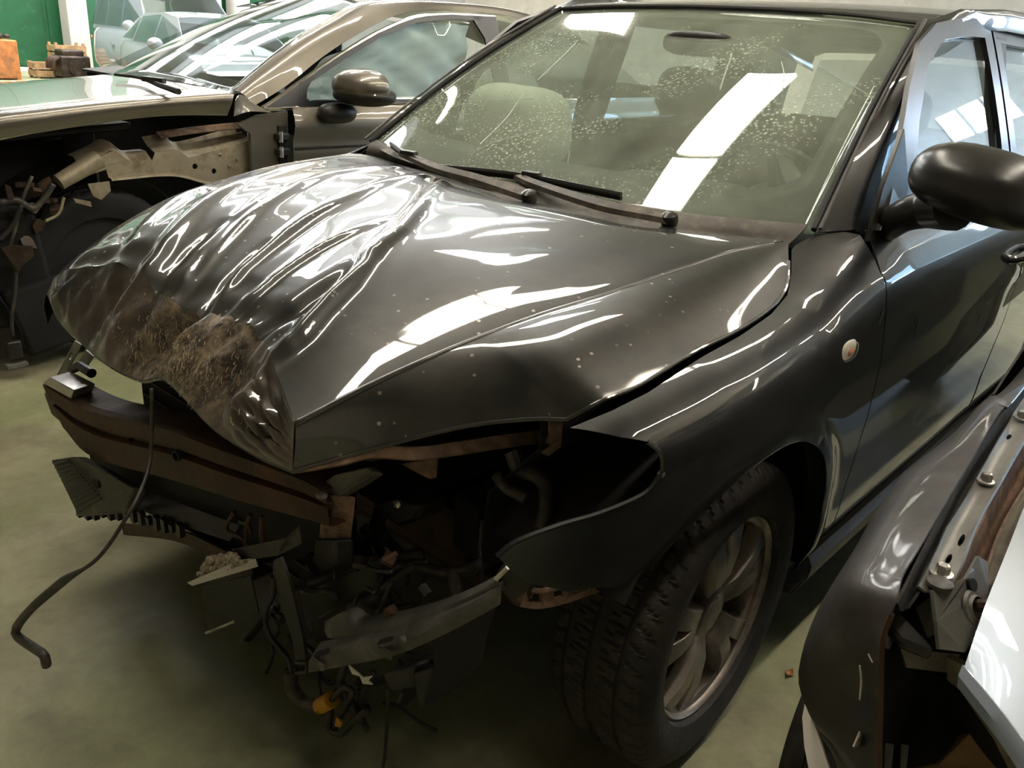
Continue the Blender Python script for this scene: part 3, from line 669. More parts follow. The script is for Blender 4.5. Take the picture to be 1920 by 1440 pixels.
# cowl panel and wipers
cw = []
for k, y in enumerate(np.linspace(.70, -.70, 36)):
    i = np.interp(y, [-.715, .715], [1, 0]); g = ws_pt(i, .0); r_ = np.array([np.interp(y, [p[1] for p in REAR[::-1]], [p[j] for p in REAR[::-1]]) for j in range(3)])
    cw.append([r_+(-.004, 0, -.022), r_+(-.03, 0, -.012), lerp(r_, g, .6)+(0, 0, -.006), g+(.012, 0, .004), ws_pt(i, .02, .004)])
cowl = MB().grid(np.array(cw), .004).build('cowl_panel', M['cowl_plastic'], car, smooth=60)
def wiper(arm, blade, nm):
    a = spline(arm, 30)
    side_ = np.gradient(a, axis=0); side_ /= np.linalg.norm(side_, axis=1)[:, None]; nrm = np.array([.45, 0, .89]); lat = np.cross(side_, nrm); lat /= np.linalg.norm(lat, axis=1)[:, None]
    wd = np.linspace(.017, .008, 30)[:, None]
    pr = MB(); pr.grid(np.stack([a-lat*wd, a-lat*wd*.7+nrm*.008, a+lat*wd*.7+nrm*.008, a+lat*wd], 1), .004)
    o = pr.build('wiper', M['cowl_plastic'], car, label=nm)
    MB().lathe([(.017, -.012), (.020, 0), (.018, .012), (.008, .018)], arm[0], (.3, 0, 1), 18).build('pivot_cap', M['satin_plastic'], o)
    bl = spline(blade, 24); MB().tube(bl, .0055, 6).build('blade', M['rubber'], o)
    MB().tube(bl+np.array([.004, 0, .009]), .0065, 6).build('blade_spine', M['satin_plastic'], o)
    c = spline(blade, 5)[2]; MB().box(c+(.006, 0, .016), (.022, .05, .012), rot('Z', 10)).build('blade_clip', M['satin_plastic'], o, bevel=.003)
wiper(A3((992, 370, 'z', .975), (900, 340, 'z', .985), (820, 318, 'z', .99), (755, 290, 'z', .995)), A3((735, 275, 'z', 1.0), (770, 298, 'z', .992), (830, 322, 'z', .986)), 'nearside wiper, arm reaching to the far screen corner')
wiper(A3((1255, 412, 'z', .978), (1130, 388, 'z', .985), (1010, 350, 'z', .988), (970, 333, 'z', .99)), A3((1165, 372, 'z', .992), (980, 335, 'z', .99), (822, 318, 'z', .985)), 'driver side wiper lying along the screen base')
# --- wheels of the hatchback
def tyre_mesh(R, Wd, rim_r, n=176, pitch=6, cut=.007):
    """tyre about the y axis, centred at the origin, with cut tread"""
    prof = []                                            # (y, r, tread flag)
    h = Wd/2
    for y, r, k in [(h*.80, rim_r, 0), (h*.93, rim_r+.006, 0), (h*.99, rim_r+.03, 0), (h*1.02, (R+rim_r)/2, 0), (h*.97, R-.032, 0), (h*.93, R-.022, 1), (h*.86, R-.012, 1), (h*.78, R-.006, 1), (h*.70, R-.003, 1),
                    (h*.60, R-.002, 1), (h*.585, R-.009, 2), (h*.49, R-.009, 2), (h*.475, R-.001, 1), (h*.30, R, 1), (h*.12, R, 1), (h*.105, R-.009, 2)]:
        prof.append((y, r, k))
    prof = prof+[(-y, r, k) for y, r, k in reversed(prof)]
    V = []; F = []; m = len(prof)
    for i, (y, r, k) in enumerate(prof):
        for j in range(n):
            rr = r
            ph = j + (y/h)*2*pitch*(1 if y > 0 else -1)
            if k == 1 and int(math.floor(ph)) % pitch == 0: rr -= cut*(.5 if r < R-.02 else 1)
            a = 2*math.pi*j/n; V.append((rr*math.cos(a), y, rr*math.sin(a)))
    for i in range(m-1):
        for j in range(n): F.append((i*n+j, i*n+(j+1) % n, (i+1)*n+(j+1) % n, (i+1)*n+j))
    return V, F
def place(V, c, sgn=1, steer=0., cam_=0.):
    P = np.array(V)*np.array([1, sgn, 1]); return P @ (rot('Z', steer) @ rot('X', cam_)).T + np.array(c)
def wheel(parent, c, sgn, R=.314, Wd=.205, rim_r=.212, steer=0., spokes=7, detailed=True, part='wheel'):
    V, F = tyre_mesh(R, Wd, rim_r, 400, 7, .007) if detailed and sgn > 0 else tyre_mesh(R, Wd, rim_r)
    tyre = MB().add(place(V, c, sgn, steer), F).build('tyre', M['tyre_rubber'], parent, smooth=30)
    if not detailed:
        m = MB(); m.lathe([(rim_r+.004, .08), (rim_r-.01, .07), (.06, .03), (.05, .05), (.01, .055), (.01, 0), (rim_r-.02, -.06)], (0, 0, 0), (0, 1, 0), 40); m.v = [tuple(p) for p in place(m.v, c, sgn, steer)]; m.build('rim', M['dark_void'], tyre)
        return tyre
    m = MB(); m.lathe([(rim_r+.004, .082), (rim_r-.004, .086), (rim_r-.010, .078), (rim_r-.016, .04), (rim_r-.022, -.08), (rim_r-.03, -.08), (rim_r-.026, .035), (rim_r-.02, .07)], (0, 0, 0), (0, 1, 0), 72, closed=True)
    m.v = [tuple(p) for p in place(m.v, c, sgn, steer)]; rim = m.build('rim', M['alloy'], tyre)
    for k in range(spokes):
        a = 2*math.pi*k/spokes + .25
        for d in (-.21, .21):
            q = MB(); P = []
            for t, yo, wd in ((.045, .052, .017), (.09, .070, .0135), (.14, .074, .0135), (.197, .066, .020)):
                ang = a+d*(.55+.45*(t-.045)/.145)*(1 if t > .06 else .5)
                u = np.array([math.cos(ang), 0, math.sin(ang)]); s = np.array([-math.sin(ang), 0, math.cos(ang)]); o_ = np.array([0, 1., 0])
                P.append([u*t-s*wd+o_*(yo-.022), u*t-s*wd*.75+o_*yo, u*t+s*wd*.75+o_*yo, u*t+s*wd+o_*(yo-.022)])
            q.grid(np.array(P), .012); q.v = [tuple(p) for p in place(q.v, c, sgn, steer)]; q.build('spoke', M['alloy'], tyre, smooth=50)
    m = MB(); m.lathe([(.060, .035), (.060, .058), (.048, .066), (.034, .066), (.031, .070), (.012, .072)], (0, 0, 0), (0, 1, 0), 30)
    m.v = [tuple(p) for p in place(m.v, c, sgn, steer)]; m.build('hub_cap', M['alloy'], tyre)
    for k in range(5):
        a = 2*math.pi*k/5+.2; m = MB(); m.lathe([(.008, .05), (.008, .062), (.005, .064)], (.052*math.cos(a), 0, .052*math.sin(a)), (0, 1, 0), 6)
        m.v = [tuple(p) for p in place(m.v, c, sgn, steer)]; m.build('wheel_bolt', M['bare_metal'], tyre)
    m = MB(); m.lathe([(.145, -.01), (.145, .012), (.05, .012), (.05, -.01)], (0, 0, 0), (0, 1, 0), 40); m.v = [tuple(p) for p in place(m.v, c, sgn, steer)]; m.build('brake_disc', M['rust_steel'], tyre)
    return tyre
wheel(car, (0, .768, .314), 1, steer=1.5, spokes=5)
wheel(car, (0, -.768, .314), -1, spokes=5)
wheel(car, (-2.58, .768, .314), 1, detailed=False); wheel(car, (-2.58, -.768, .314), -1, detailed=False)
# wheel-arch liner and underbody
for sgn in (1, -1):
    ln = np.array([[(.395*math.cos(a), sgn*y, .316+.395*math.sin(a)) for y in (.845, .70, .55)] for a in np.radians(np.linspace(30, 186, 24))])
    MB().grid(ln, .003).build('arch_liner', M['black_plastic'], car, smooth=60)
    ln = np.array([[(-2.58+.395*math.cos(a), sgn*y, .316+.395*math.sin(a)) for y in (.845, .70, .55)] for a in np.radians(np.linspace(0, 180, 20))])
    MB().grid(ln, .003).build('arch_liner', M['black_plastic'], car, smooth=60)
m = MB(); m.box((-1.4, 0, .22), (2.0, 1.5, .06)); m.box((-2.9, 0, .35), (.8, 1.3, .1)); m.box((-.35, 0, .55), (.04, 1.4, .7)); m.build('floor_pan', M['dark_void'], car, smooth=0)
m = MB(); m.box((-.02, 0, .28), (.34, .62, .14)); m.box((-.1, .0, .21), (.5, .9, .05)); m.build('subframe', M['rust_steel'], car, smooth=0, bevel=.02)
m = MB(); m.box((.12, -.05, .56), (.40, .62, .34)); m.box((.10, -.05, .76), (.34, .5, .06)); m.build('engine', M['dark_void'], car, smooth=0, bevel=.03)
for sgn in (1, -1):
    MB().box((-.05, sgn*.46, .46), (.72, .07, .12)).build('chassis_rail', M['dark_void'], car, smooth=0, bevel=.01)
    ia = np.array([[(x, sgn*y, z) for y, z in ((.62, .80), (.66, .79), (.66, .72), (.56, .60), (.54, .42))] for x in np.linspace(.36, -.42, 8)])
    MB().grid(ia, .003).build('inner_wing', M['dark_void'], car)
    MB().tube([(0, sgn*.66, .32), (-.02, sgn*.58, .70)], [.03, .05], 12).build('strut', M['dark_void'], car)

# --- interior
m = MB(); dash = np.array([[(x, y, z) for x, z in ((-.42, .935), (-.55, .95), (-.72, .965), (-.84, .955), (-.90, .90), (-.88, .72), (-.80, .5))] for y in np.linspace(.68, -.68, 16)])
dash[4:8, 2:5, 2] += .025
dashb = m.grid(dash, .01).build('dashboard', M['dash_plastic'], car, smooth=60)
sw = np.array([-.98, .36, .925]); ax = np.array([-.86, 0, .42]); ax /= np.linalg.norm(ax); e1 = np.array([0, 1., 0]); e2 = np.cross(ax, e1)
ring = [sw+.185*(math.cos(a)*e1+math.sin(a)*e2) for a in np.linspace(0, 2*math.pi, 49)]
stw = MB().tube(ring, .015, 10).build('steering_wheel', M['black_plastic'], car)
MB().ball(sw-ax*.01, (.05, .085, .07), 16, 10, power=.7).build('wheel_boss', M['black_plastic'], stw)
for a in (0.1, math.pi-.1, -math.pi/2): MB().tube([sw+.06*(math.cos(a)*e1+math.sin(a)*e2), sw+.18*(math.cos(a)*e1+math.sin(a)*e2)], .013, 8).build('spoke', M['black_plastic'], stw)
def blob(c, s, seed, amp=.06, n=40, mm=26, power=.7):
    r = np.random.default_rng(seed); m = MB().ball((0, 0, 0), s, n, mm, power=power); P = np.array(m.v); k = r.normal(size=(9, 3))*7; ph = r.uniform(0, 6, 9)
    d = sum(np.sin(P @ k[i] + ph[i]) for i in range(9))/9; nrm = P/np.maximum(np.linalg.norm(P, axis=1), 1e-6)[:, None]; P = P+nrm*(d*amp)[:, None]
    m.v = [tuple(q) for q in P+np.array(c)]; return m
# driver airbag flap, limp; passenger airbag, puffed out
MB().prism([at(1452, 282, x=-.90), at(1472, 285, x=-.90), at(1500, 330, x=-.90), at(1510, 365, x=-.90), at(1480, 372, x=-.90), at(1462, 320, x=-.90)], (-.02, 0, 0)).build('driver_airbag', M['airbag_cloth'], stw, bevel=.008)
pb = at(975, 232, y=-.46); bag = blob(pb+(.035, .03, 0), (.14, .165, .125), 3, .03).build('passenger_airbag', M['airbag_cloth'], dashb, smooth=180)
for sy in (.38, -.38):
    q = MB(); bp = np.array([[(x-.12*t+.03*abs(s)**2, sy+s*lerp(.25, .20, t), .42+.62*t) for s in np.linspace(-1, 1, 9)] for t, x in zip(np.linspace(0, 1, 9), [-1.52]*9)])
    seat = q.grid(bp, .12).build('seat', M['seat_cloth'], car, smooth=70)
    MB().ball((-1.66, sy, 1.17), (.05, .13, .09), 16, 10, power=.7).build('headrest', M['seat_cloth'], seat, smooth=180)
    MB().box((-1.28, sy, .40), (.52, .5, .14)).build('seat_cushion', M['seat_cloth'], seat, bevel=.04)
bs = np.array([[(-2.45-.2*t, s*.62, .45+.55*t) for s in np.linspace(-1, 1, 7)] for t in np.linspace(0, 1, 5)]); MB().grid(bs, .1).build('rear_seat', M['seat_cloth'], car)
for sgn in (1, -1): MB().grid(np.array([[(-1.50-.05*t, sgn*(.77-.13*t), .9+.5*t), (-1.62-.03*t, sgn*(.77-.13*t), .9+.5*t)] for t in np.linspace(0, 1, 6)]), .03*sgn).build('b_pillar', M['dash_plastic'], car)
hl = np.array([[(x, s*.56, interp([(-3.0, 1.36), (-2.0, 1.425), (-1.22, 1.40)], x)-.02*s*s) for s in np.linspace(-1, 1, 7)] for x in np.linspace(-1.24, -3.0, 8)]); MB().grid(hl, .01).build('headlining', M['dash_plastic'], car)
mt = at(1150, 45, x=-1.0); MB().ball((-1.02, .02, 1.335), (.02, .12, .035), 16, 10, power=.7).build('rear_view_mirror', M['black_plastic'], wscreen)
# cracks in the windscreen
def crack(pts, r=.0011):
    P = []
    for px, py in pts:
        d = np.array([(px-960)/FPX, -(py-720)/FPX, 1.]) @ RC; d /= np.linalg.norm(d); W_ = WS.reshape(-1, 3)-CAM
        k = np.argmin(np.linalg.norm(np.cross(W_, d), axis=1)); P.append(CAM+d*((W_[k]@d)-.004))
    MB().tube(spline(P, 14), r, 5).build('glass_crack', M['curtain_cloth'], wscreen)
crack([(1008, 150), (1050, 110), (1080, 80)]); crack([(985, 168), (950, 220), (900, 270)]); crack([(1530, 120), (1580, 150), (1645, 186)]); crack([(1465, 115), (1470, 140), (1466, 170)])
crack([(880, 290), (930, 265), (1010, 245)]); crack([(830, 205), (900, 190), (1000, 185)])
# --- wrecked front end: crash beam, panel remains, brackets, hoses
bt = spline(A3((82, 722, 'x', .655), (170, 770, 'x', .652), (300, 802, 'x', .636), (420, 846, 'x', .618), (560, 897, 'x', .585), (612, 925, 'x', .57)), 40)
bb = spline(A3((120, 800, 'x', .655), (175, 855, 'x', .650), (320, 897, 'x', .636), (450, 937, 'x', .618), (600, 978, 'x', .58), (618, 985, 'x', .57)), 40)
sec = np.stack([bt+(-.07, 0, .005), bt+(-.01, 0, .004), bt, lerp(bt, bb, .30), lerp(bt, bb, .34)+(-.014, 0, 0), lerp(bt, bb, .46)+(-.014, 0, 0), lerp(bt, bb, .50), bb, bb+(-.012, 0, -.004), bb+(-.07, 0, -.004)], 1)
beam = MB().grid(sec, .003).build('crash_beam', M['rust_steel'], car, smooth=25)
for px, py in ((243, 832), (330, 855)): 
    q = at(px, py, x=.640); MB().lathe([(.011, -.012), (.011, .002), (.008, .002), (.008, -.012)], q, (1, .1, 0), 16).build('beam_hole', M['dark_void'], beam)
MB().plate(A3((78, 718, 'x', .66), (92, 708, 'x', .66), (137, 732, 'x', .655), (132, 748, 'x', .655)), .05).build('beam_end_plate', M['bare_metal'], beam, bevel=.003)
m = MB(); m.prism(A3((80, 735, 'x', .655), (130, 752, 'x', .65), (175, 790, 'x', .64), (168, 840, 'x', .64), (95, 778, 'x', .655)), (-.05, 0, 0)); m.build('crash_box', M['black_plastic'], beam, bevel=.006)
# white slotted strut on the far side and a second one behind it
m = sheet('headlamp_support', [(0, 0), (.20, 0), (.20, .035), (0, .035)], lambda a, b: lerp(at(104, 712, x=.60), at(142, 638, x=.60), a/.20)+np.array([0, b, 0]), .02, .003, M['grey_sheet'], car, holes=[[(.12, .01), (.15, .01), (.15, .025), (.12, .025)]])
MB().plate(A3((160, 656, 'x', .56), (175, 668, 'x', .56), (160, 690, 'x', .56), (145, 682, 'x', .56)), .004).build('support_tab', M['grey_sheet'], m)
MB().tube(A3((135, 692, 'x', .60), (150, 686, 'x', .60), (172, 700, 'x', .60)), .011, 12).build('washer_neck', M['black_plastic'], car)
# deformable foam block with ribs hanging from the beam
blk = A3((95, 862, 'x', .70), (136, 856, 'x', .69), (182, 880, 'x', .665), (250, 915, 'x', .64), (235, 960, 'x', .65), (146, 968, 'x', .69))
fb = MB().prism(blk, (-.03, 0, -.012)).build('bumper_spoiler', M['grey_plastic'], car, bevel=.004)
nrm_ = np.cross(blk[1]-blk[0], blk[5]-blk[0]); nrm_ /= np.linalg.norm(nrm_)
if nrm_ @ (CAM-blk[0]) < 0: nrm_ = -nrm_
for t in np.linspace(.06, .94, 12):
    a_, b_ = lerp(blk[0], blk[5], t), lerp(blk[1], lerp(blk[2], blk[4], .6), t); MB().tube([lerp(a_, b_, .08)+nrm_*.002, lerp(a_, b_, .75)+nrm_*.002], .0022, 5).build('rib', M['black_plastic'], fb)
q = at(184, 905, x=.685); MB().lathe([(.012, 0), (.012, .006), (.004, .006)], q, tuple(nrm_), 16).build('spoiler_hole', M['dark_void'], fb)
m = MB()
for k in range(14):
    px = 150+k*14.5; py = 968-.0*k+(0 if k < 6 else (k-6)*4.5); w_ = at(px, py-6, x=.66-.004*k); m.box(w_, (.012, .016, .03 if k % 3 else .016))
m.build('broken_grille', M['black_plastic'], fb)['kind'] = 'stuff'
m = MB(); m.grid(loft([A3((150, 962, 'x', .64), (250, 950, 'x', .62), (340, 985, 'x', .60), (430, 1015, 'x', .59)), A3((240, 905, 'x', .60), (300, 930, 'x', .59), (380, 960, 'x', .58), (450, 985, 'x', .57))], 20, 4), .004); m.build('grille_panel', M['black_plastic'], car)
MB().plate(A3((165, 842, 'x', .60), (320, 890, 'x', .585), (460, 935, 'x', .565), (600, 965, 'x', .545), (620, 1015, 'x', .53), (560, 1050, 'x', .53), (470, 1058, 'x', .545), (400, 1015, 'x', .56), (330, 985, 'x', .57), (250, 950, 'x', .58), (180, 905, 'x', .59)), .005).build('air_guide', M['dark_void'], car)
# radiator pack and slam panel in the shade behind the beam
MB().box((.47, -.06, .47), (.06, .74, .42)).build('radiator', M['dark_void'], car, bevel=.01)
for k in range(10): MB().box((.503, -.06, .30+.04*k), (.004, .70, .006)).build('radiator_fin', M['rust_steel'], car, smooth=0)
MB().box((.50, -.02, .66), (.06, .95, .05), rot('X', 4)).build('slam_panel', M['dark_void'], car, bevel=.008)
lw = spline(A3((230, 980, 'x', .58), (330, 990, 'x', .58), (420, 1030, 'x', .585), (475, 1060, 'x', .59)), 12); MB().grid(np.stack([lw, lw+(0, 0, -.03), lw+(-.05, 0, -.035)], 1), .004).build('lower_crossmember', M['rust_steel'], car)
# loose steel plates and horn bracket under the beam
pl1 = MB().plate(A3((434, 1030, 'x', .645), (535, 1010, 'x', .62), (560, 985, 'x', .60), (565, 1020, 'x', .60), (520, 1042, 'x', .625), (450, 1052, 'x', .65)), .003).build('towing_bracket', M['satin_plastic'], car)
tp = MB().plate(A3((352, 1092, 'x', .70), (362, 1098, 'x', .70), (485, 1062, 'x', .64), (480, 1045, 'x', .635), (450, 1050, 'x', .655)), .002).build('bent_strip', M['bare_metal'], car)
rngf = np.random.default_rng(5); m = MB()
for k in range(170):
    u, v = rngf.random(), rngf.random(); a_ = lerp(at(372, 1082, x=.68), at(452, 1055, x=.655), u); b_ = lerp(at(392, 1042, x=.67), at(440, 1038, x=.65), u); c_ = lerp(a_, b_, v*.9); m.ball(c_+rngf.normal(size=3)*.002, (.0055, .0055, .005), 6, 4)
mf = m.build('torn_foam', M['mud_foam'], tp, smooth=180); mf['kind'] = 'stuff'
MB().plate(A3((378, 1100, 'x', .66), (470, 1080, 'x', .62), (485, 1150, 'x', .61), (390, 1188, 'x', .65)), .003).build('skid_plate', M['black_plastic'], car)
MB().tube(A3((386, 1187, 'x', .652), (440, 1165, 'x', .63)), .003, 6).build('plate_edge', M['bare_metal'], car)
for pts in ([(440, 960), (425, 985), (430, 998), (455, 1010), (462, 1028)], [(470, 965), (462, 990), (462, 1015), (468, 1028)], [(492, 968), (490, 1000), (494, 1025)], [(450, 978), (466, 985), (470, 1000)]):
    MB().tube([at(a, b, x=.60) for a, b in pts], .0045, 6, smooth=20).build('rusty_pipe', M['rust_steel'], car)
# upright of the headlamp carrier
up = MB().prism(A3((604, 925, 'x', .56), (625, 928, 'x', .56), (618, 1012, 'x', .545), (596, 1010, 'x', .545)), (-.025, .03, 0)).build('lamp_upright', M['rust_edge'], car, bevel=.004)
MB().prism(A3((588, 915, 'x', .565), (625, 890, 'x', .56), (690, 872, 'x', .53), (705, 885, 'x', .53), (660, 912, 'x', .55), (620, 935, 'x', .56), (590, 938, 'x', .565)), (-.02, 0, -.012)).build('upright_head', M['grey_plastic'], up, bevel=.005)
MB().ball(at(603, 928, x=.575), (.010, .012, .007), 10, 6).build('melted_cap', M['grey_sheet'], up)
MB().prism(A3((590, 1010, 'x', .55), (626, 1012, 'x', .55), (628, 1060, 'x', .54), (600, 1072, 'x', .54), (584, 1050, 'x', .55)), (-.03, .02, 0)).build('upright_foot', M['black_plastic'], up, bevel=.006)
MB().plate(A3((622, 905, 'x', .54), (670, 895, 'x', .52), (648, 960, 'x', .51), (640, 1000, 'x', .51), (622, 1000, 'x', .53)), .004).build('side_panel', M['black_plastic'], up)
# black box with a shiny ribbed edge (washer tank)
tb = A3((556, 1106, 'x', .53), (700, 1046, 'x', .47), (712, 1095, 'x', .46), (690, 1200, 'x', .46), (600, 1215, 'x', .52), (570, 1180, 'x', .53))
tank = MB().prism(tb, (-.10, .03, 0)).build('washer_tank', M['satin_plastic'], car, bevel=.01)
MB().tube(A3((556, 1104, 'x', .536), (625, 1078, 'x', .505), (705, 1044, 'x', .476)), .008, 8).build('tank_edge', M['satin_plastic'], tank)
for px, py in ((594, 1090), (630, 1072), (672, 1056)): MB().box(at(px, py, x=.51), (.01, .006, .03)).build('tank_rib', M['satin_plastic'], tank)
tt = loft([A3((560, 1100, 'x', .53), (700, 1040, 'x', .47)), A3((600, 1050, 'x', .47), (690, 1005, 'x', .43)), A3((640, 1010, 'x', .40), (700, 985, 'x', .38))], 8, 6); MB().grid(tt, .003).build('tank_top', M['black_plastic'], tank)
# broad strap hanging down with a lug
st = loft([A3((513, 1050, 'x', .60), (512, 1090, 'x', .60), (524, 1130, 'x', .595), (548, 1200, 'x', .59), (553, 1240, 'x', .59)), A3((525, 1045, 'x', .60), (540, 1085, 'x', .60), (552, 1130, 'x', .595), (568, 1200, 'x', .59), (573, 1240, 'x', .59))], 24, 4)
strap = MB().grid(st, .006).build('hanging_strap', M['black_plastic'], car, smooth=60)
MB().tube(A3((556, 1243, 'x', .595), (575, 1244, 'x', .595), (576, 1260, 'x', .595), (556, 1262, 'x', .595), (553, 1250, 'x', .595)), .004, 6).build('lug', M['black_plastic'], strap)
def hose(pts, r, mat='hose_rubber', nm='hose', n=40, parent=None):
    return MB().tube([at(*p[:2], x=p[2]) for p in pts], r, 10, smooth=n).build(nm, M[mat], parent or car, smooth=180)
hose([(512, 1080, .60), (512, 1115, .60), (498, 1150, .60), (505, 1190, .595), (540, 1235, .59), (548, 1275, .585)], .005, 'black_plastic', 'wire')
hose([(546, 1258, .585), (548, 1290, .585), (570, 1318, .585), (605, 1325, .58)], .014, nm='hose')
hz = MB().tube([at(600, 1324, x=.58), at(622, 1312, x=.575)], .0155, 12).build('hose_tape', M['yellow_plastic'], car)
hose([(622, 1312, .575), (645, 1290, .57), (660, 1300, .57), (640, 1340, .57), (625, 1370, .57)], .006, 'black_plastic', 'wire')
hose([(620, 1330, .575), (618, 1365, .575), (640, 1375, .575), (665, 1350, .57), (690, 1330, .57)], .007, 'black_plastic', 'wire')
hose([(650, 1240, .56), (640, 1280, .56), (660, 1320, .56), (680, 1355, .56)], .008, 'black_plastic', 'wire')
hose([(700, 1260, .55), (680, 1300, .55), (676, 1340, .55), (690, 1370, .555)], .006, 'black_plastic', 'wire')
hose([(728, 1290, .54), (726, 1340, .54), (722, 1410, .54), (718, 1438, .545)], .0035, 'black_plastic', 'wire')
MB().plate(A3((630, 1345, 'x', .58), (640, 1355, 'x', .58), (638, 1364, 'x', .58), (628, 1362, 'x', .58)), .004).build('connector', M['yellow_plastic'], car)
MB().plate(A3((652, 1246, 'x', .60), (672, 1262, 'x', .60), (680, 1270, 'x', .60), (698, 1268, 'x', .60), (690, 1276, 'x', .60), (698, 1284, 'x', .60), (680, 1282, 'x', .60), (674, 1268, 'x', .60), (660, 1264, 'x', .60)), .002).build('paper_label', M['white_plastic'], car)
# bumper side carrier: two grey slotted blades running back to the wing tip
BC = [(580, 1240, .63), (660, 1222, .61), (740, 1205, .59), (790, 1188, .575), (830, 1165, .56), (880, 1145, .54), (935, 1115, .505), (938, 1085, .50), (900, 1105, .51), (850, 1125, .53), (790, 1142, .55), (720, 1158, .57), (665, 1166, .58), (635, 1152, .585), (610, 1168, .595), (618, 1190, .60), (600, 1205, .615)]
lo = spline([at(a, b, x=c) for a, b, c in ((578, 1242, .635), (660, 1226, .612), (740, 1208, .59), (795, 1186, .575), (850, 1160, .55), (905, 1130, .525), (940, 1110, .505))], 50)
hi = spline([at(a, b, x=c) for a, b, c in ((600, 1205, .615), (660, 1196, .60), (740, 1184, .58), (795, 1160, .565), (850, 1135, .545), (905, 1108, .52), (938, 1086, .50))], 50)
hi = lerp(lo, hi, .55)
sec = np.stack([lo+(0, 0, -.022), lo, lerp(lo, hi, .33), lerp(lo, hi, .66), hi, hi+(-.02, -.01, .004)], 1)
carrier = MB().grid(sec, .004).build('bumper_carrier', M['grey_plastic'], car, smooth=40)
top2 = spline([at(a, b, x=c) for a, b, c in ((612, 1168, .585), (650, 1150, .575), (680, 1166, .565), (740, 1158, .555), (810, 1140, .54), (880, 1112, .52), (935, 1082, .495))], 40)
bot2 = spline([at(a, b, x=c) for a, b, c in ((616, 1192, .595), (660, 1196, .585), (700, 1194, .575), (760, 1186, .565), (820, 1155, .55), (885, 1125, .525), (938, 1094, .50))], 40)
MB().grid(np.stack([top2+(-.02, 0, .0), top2, lerp(top2, bot2, .5)+(.004, .002, .001), bot2, bot2+(-.015, 0, -.01)], 1), .004).build('carrier_blade', M['grey_plastic'], carrier, smooth=50)
for x0, x1, y0 in ((590, 616, 1228), (710, 738, 1205)): MB().prism([at(x0, y0+4, x=.628 if x0 < 650 else .604), at(x1, y0-4, x=.622 if x0 < 650 else .600), at(x1+2, y0-14, x=.615 if x0 < 650 else .595), at(x0+6, y0-7, x=.62 if x0 < 650 else .60)], (.004, 0, .001)).build('carrier_slot', M['dark_void'], carrier, smooth=0)
for px, py, xx in ((596, 1246, .635), (722, 1224, .603)): MB().box(at(px, py, x=xx), (.006, .028, .012), rot('X', 8)).build('carrier_tab', M['grey_plastic'], carrier)
MB().ball(at(755, 1198, x=.585), (.008, .010, .007), 12, 8).build('carrier_pin', M['grey_plastic'], carrier)
MB().grid(loft([[at(795, 1186, x=.57), at(860, 1155, x=.54), at(935, 1118, x=.50)], [at(815, 1230, x=.555), at(870, 1205, x=.53), at(915, 1180, x=.505)], [at(795, 1320, x=.55), at(850, 1290, x=.53), at(905, 1240, x=.51)]], 12, 10), .004).build('splash_guard', M['dark_void'], carrier)
MB().prism(A3((712, 1262, 'x', .565), (770, 1245, 'x', .55), (775, 1290, 'x', .55), (728, 1298, 'x', .565)), (-.04, .01, 0)).build('lamp_motor', M['black_plastic'], carrier, bevel=.008)
MB().prism(A3((768, 1260, 'x', .55), (812, 1250, 'x', .54), (800, 1325, 'x', .54), (782, 1330, 'x', .545)), (-.05, .01, 0)).build('fog_housing', M['black_plastic'], carrier, bevel=.008)
# wing tip clip with torn bracket
ck = MB().prism(A3((926, 1078, 'x', .50), (958, 1062, 'x', .49), (1000, 1092, 'x', .465), (990, 1135, 'x', .46), (965, 1142, 'x', .475), (930, 1105, 'x', .50)), (-.05, -.02, 0)).build('wing_bracket', M['black_plastic'], wing, bevel=.006)
MB().tube(A3((930, 1086, 'x', .505), (952, 1064, 'x', .50)), .004, 6).build('bracket_edge', M['bare_metal'], ck)
br_o = spline(A3((975, 1138, 'y', .745), (1010, 1142, 'y', .755), (1060, 1132, 'y', .77), (1110, 1115, 'y', .785), (1155, 1100, 'y', .80)), 30)
br_i = spline(A3((990, 1104, 'y', .745), (1015, 1108, 'y', .755), (1060, 1098, 'y', .77), (1110, 1080, 'y', .785), (1155, 1064, 'y', .80)), 30)
rail_ = MB().grid(np.stack([br_o+(0, -.02, 0), br_o, lerp(br_o, br_i, .35)], 1), .003).build('bumper_guide', M['rust_edge'], wing)
MB().tube(br_i, .0045, 6).build('guide_edge', M['rust_edge'], rail_)
for t in (.05, .30, .52, .76, .97):
    a_, b_ = lerp(br_o, br_i, .3)[int(t*29)], br_i[int(t*29)]; MB().prism([a_+(.010, 0, 0), b_+(.012, 0, 0), b_+(-.006, 0, 0), a_+(-.016, 0, 0)], (0, -.012, 0)).build('guide_rib', M['rust_edge'], rail_, smooth=0)
MB().grid(np.stack([br_o[4:]+(0, -.025, .005), br_i[4:]+(0, -.025, 0)], 1), .003).build('guide_back', M['dark_void'], rail_)
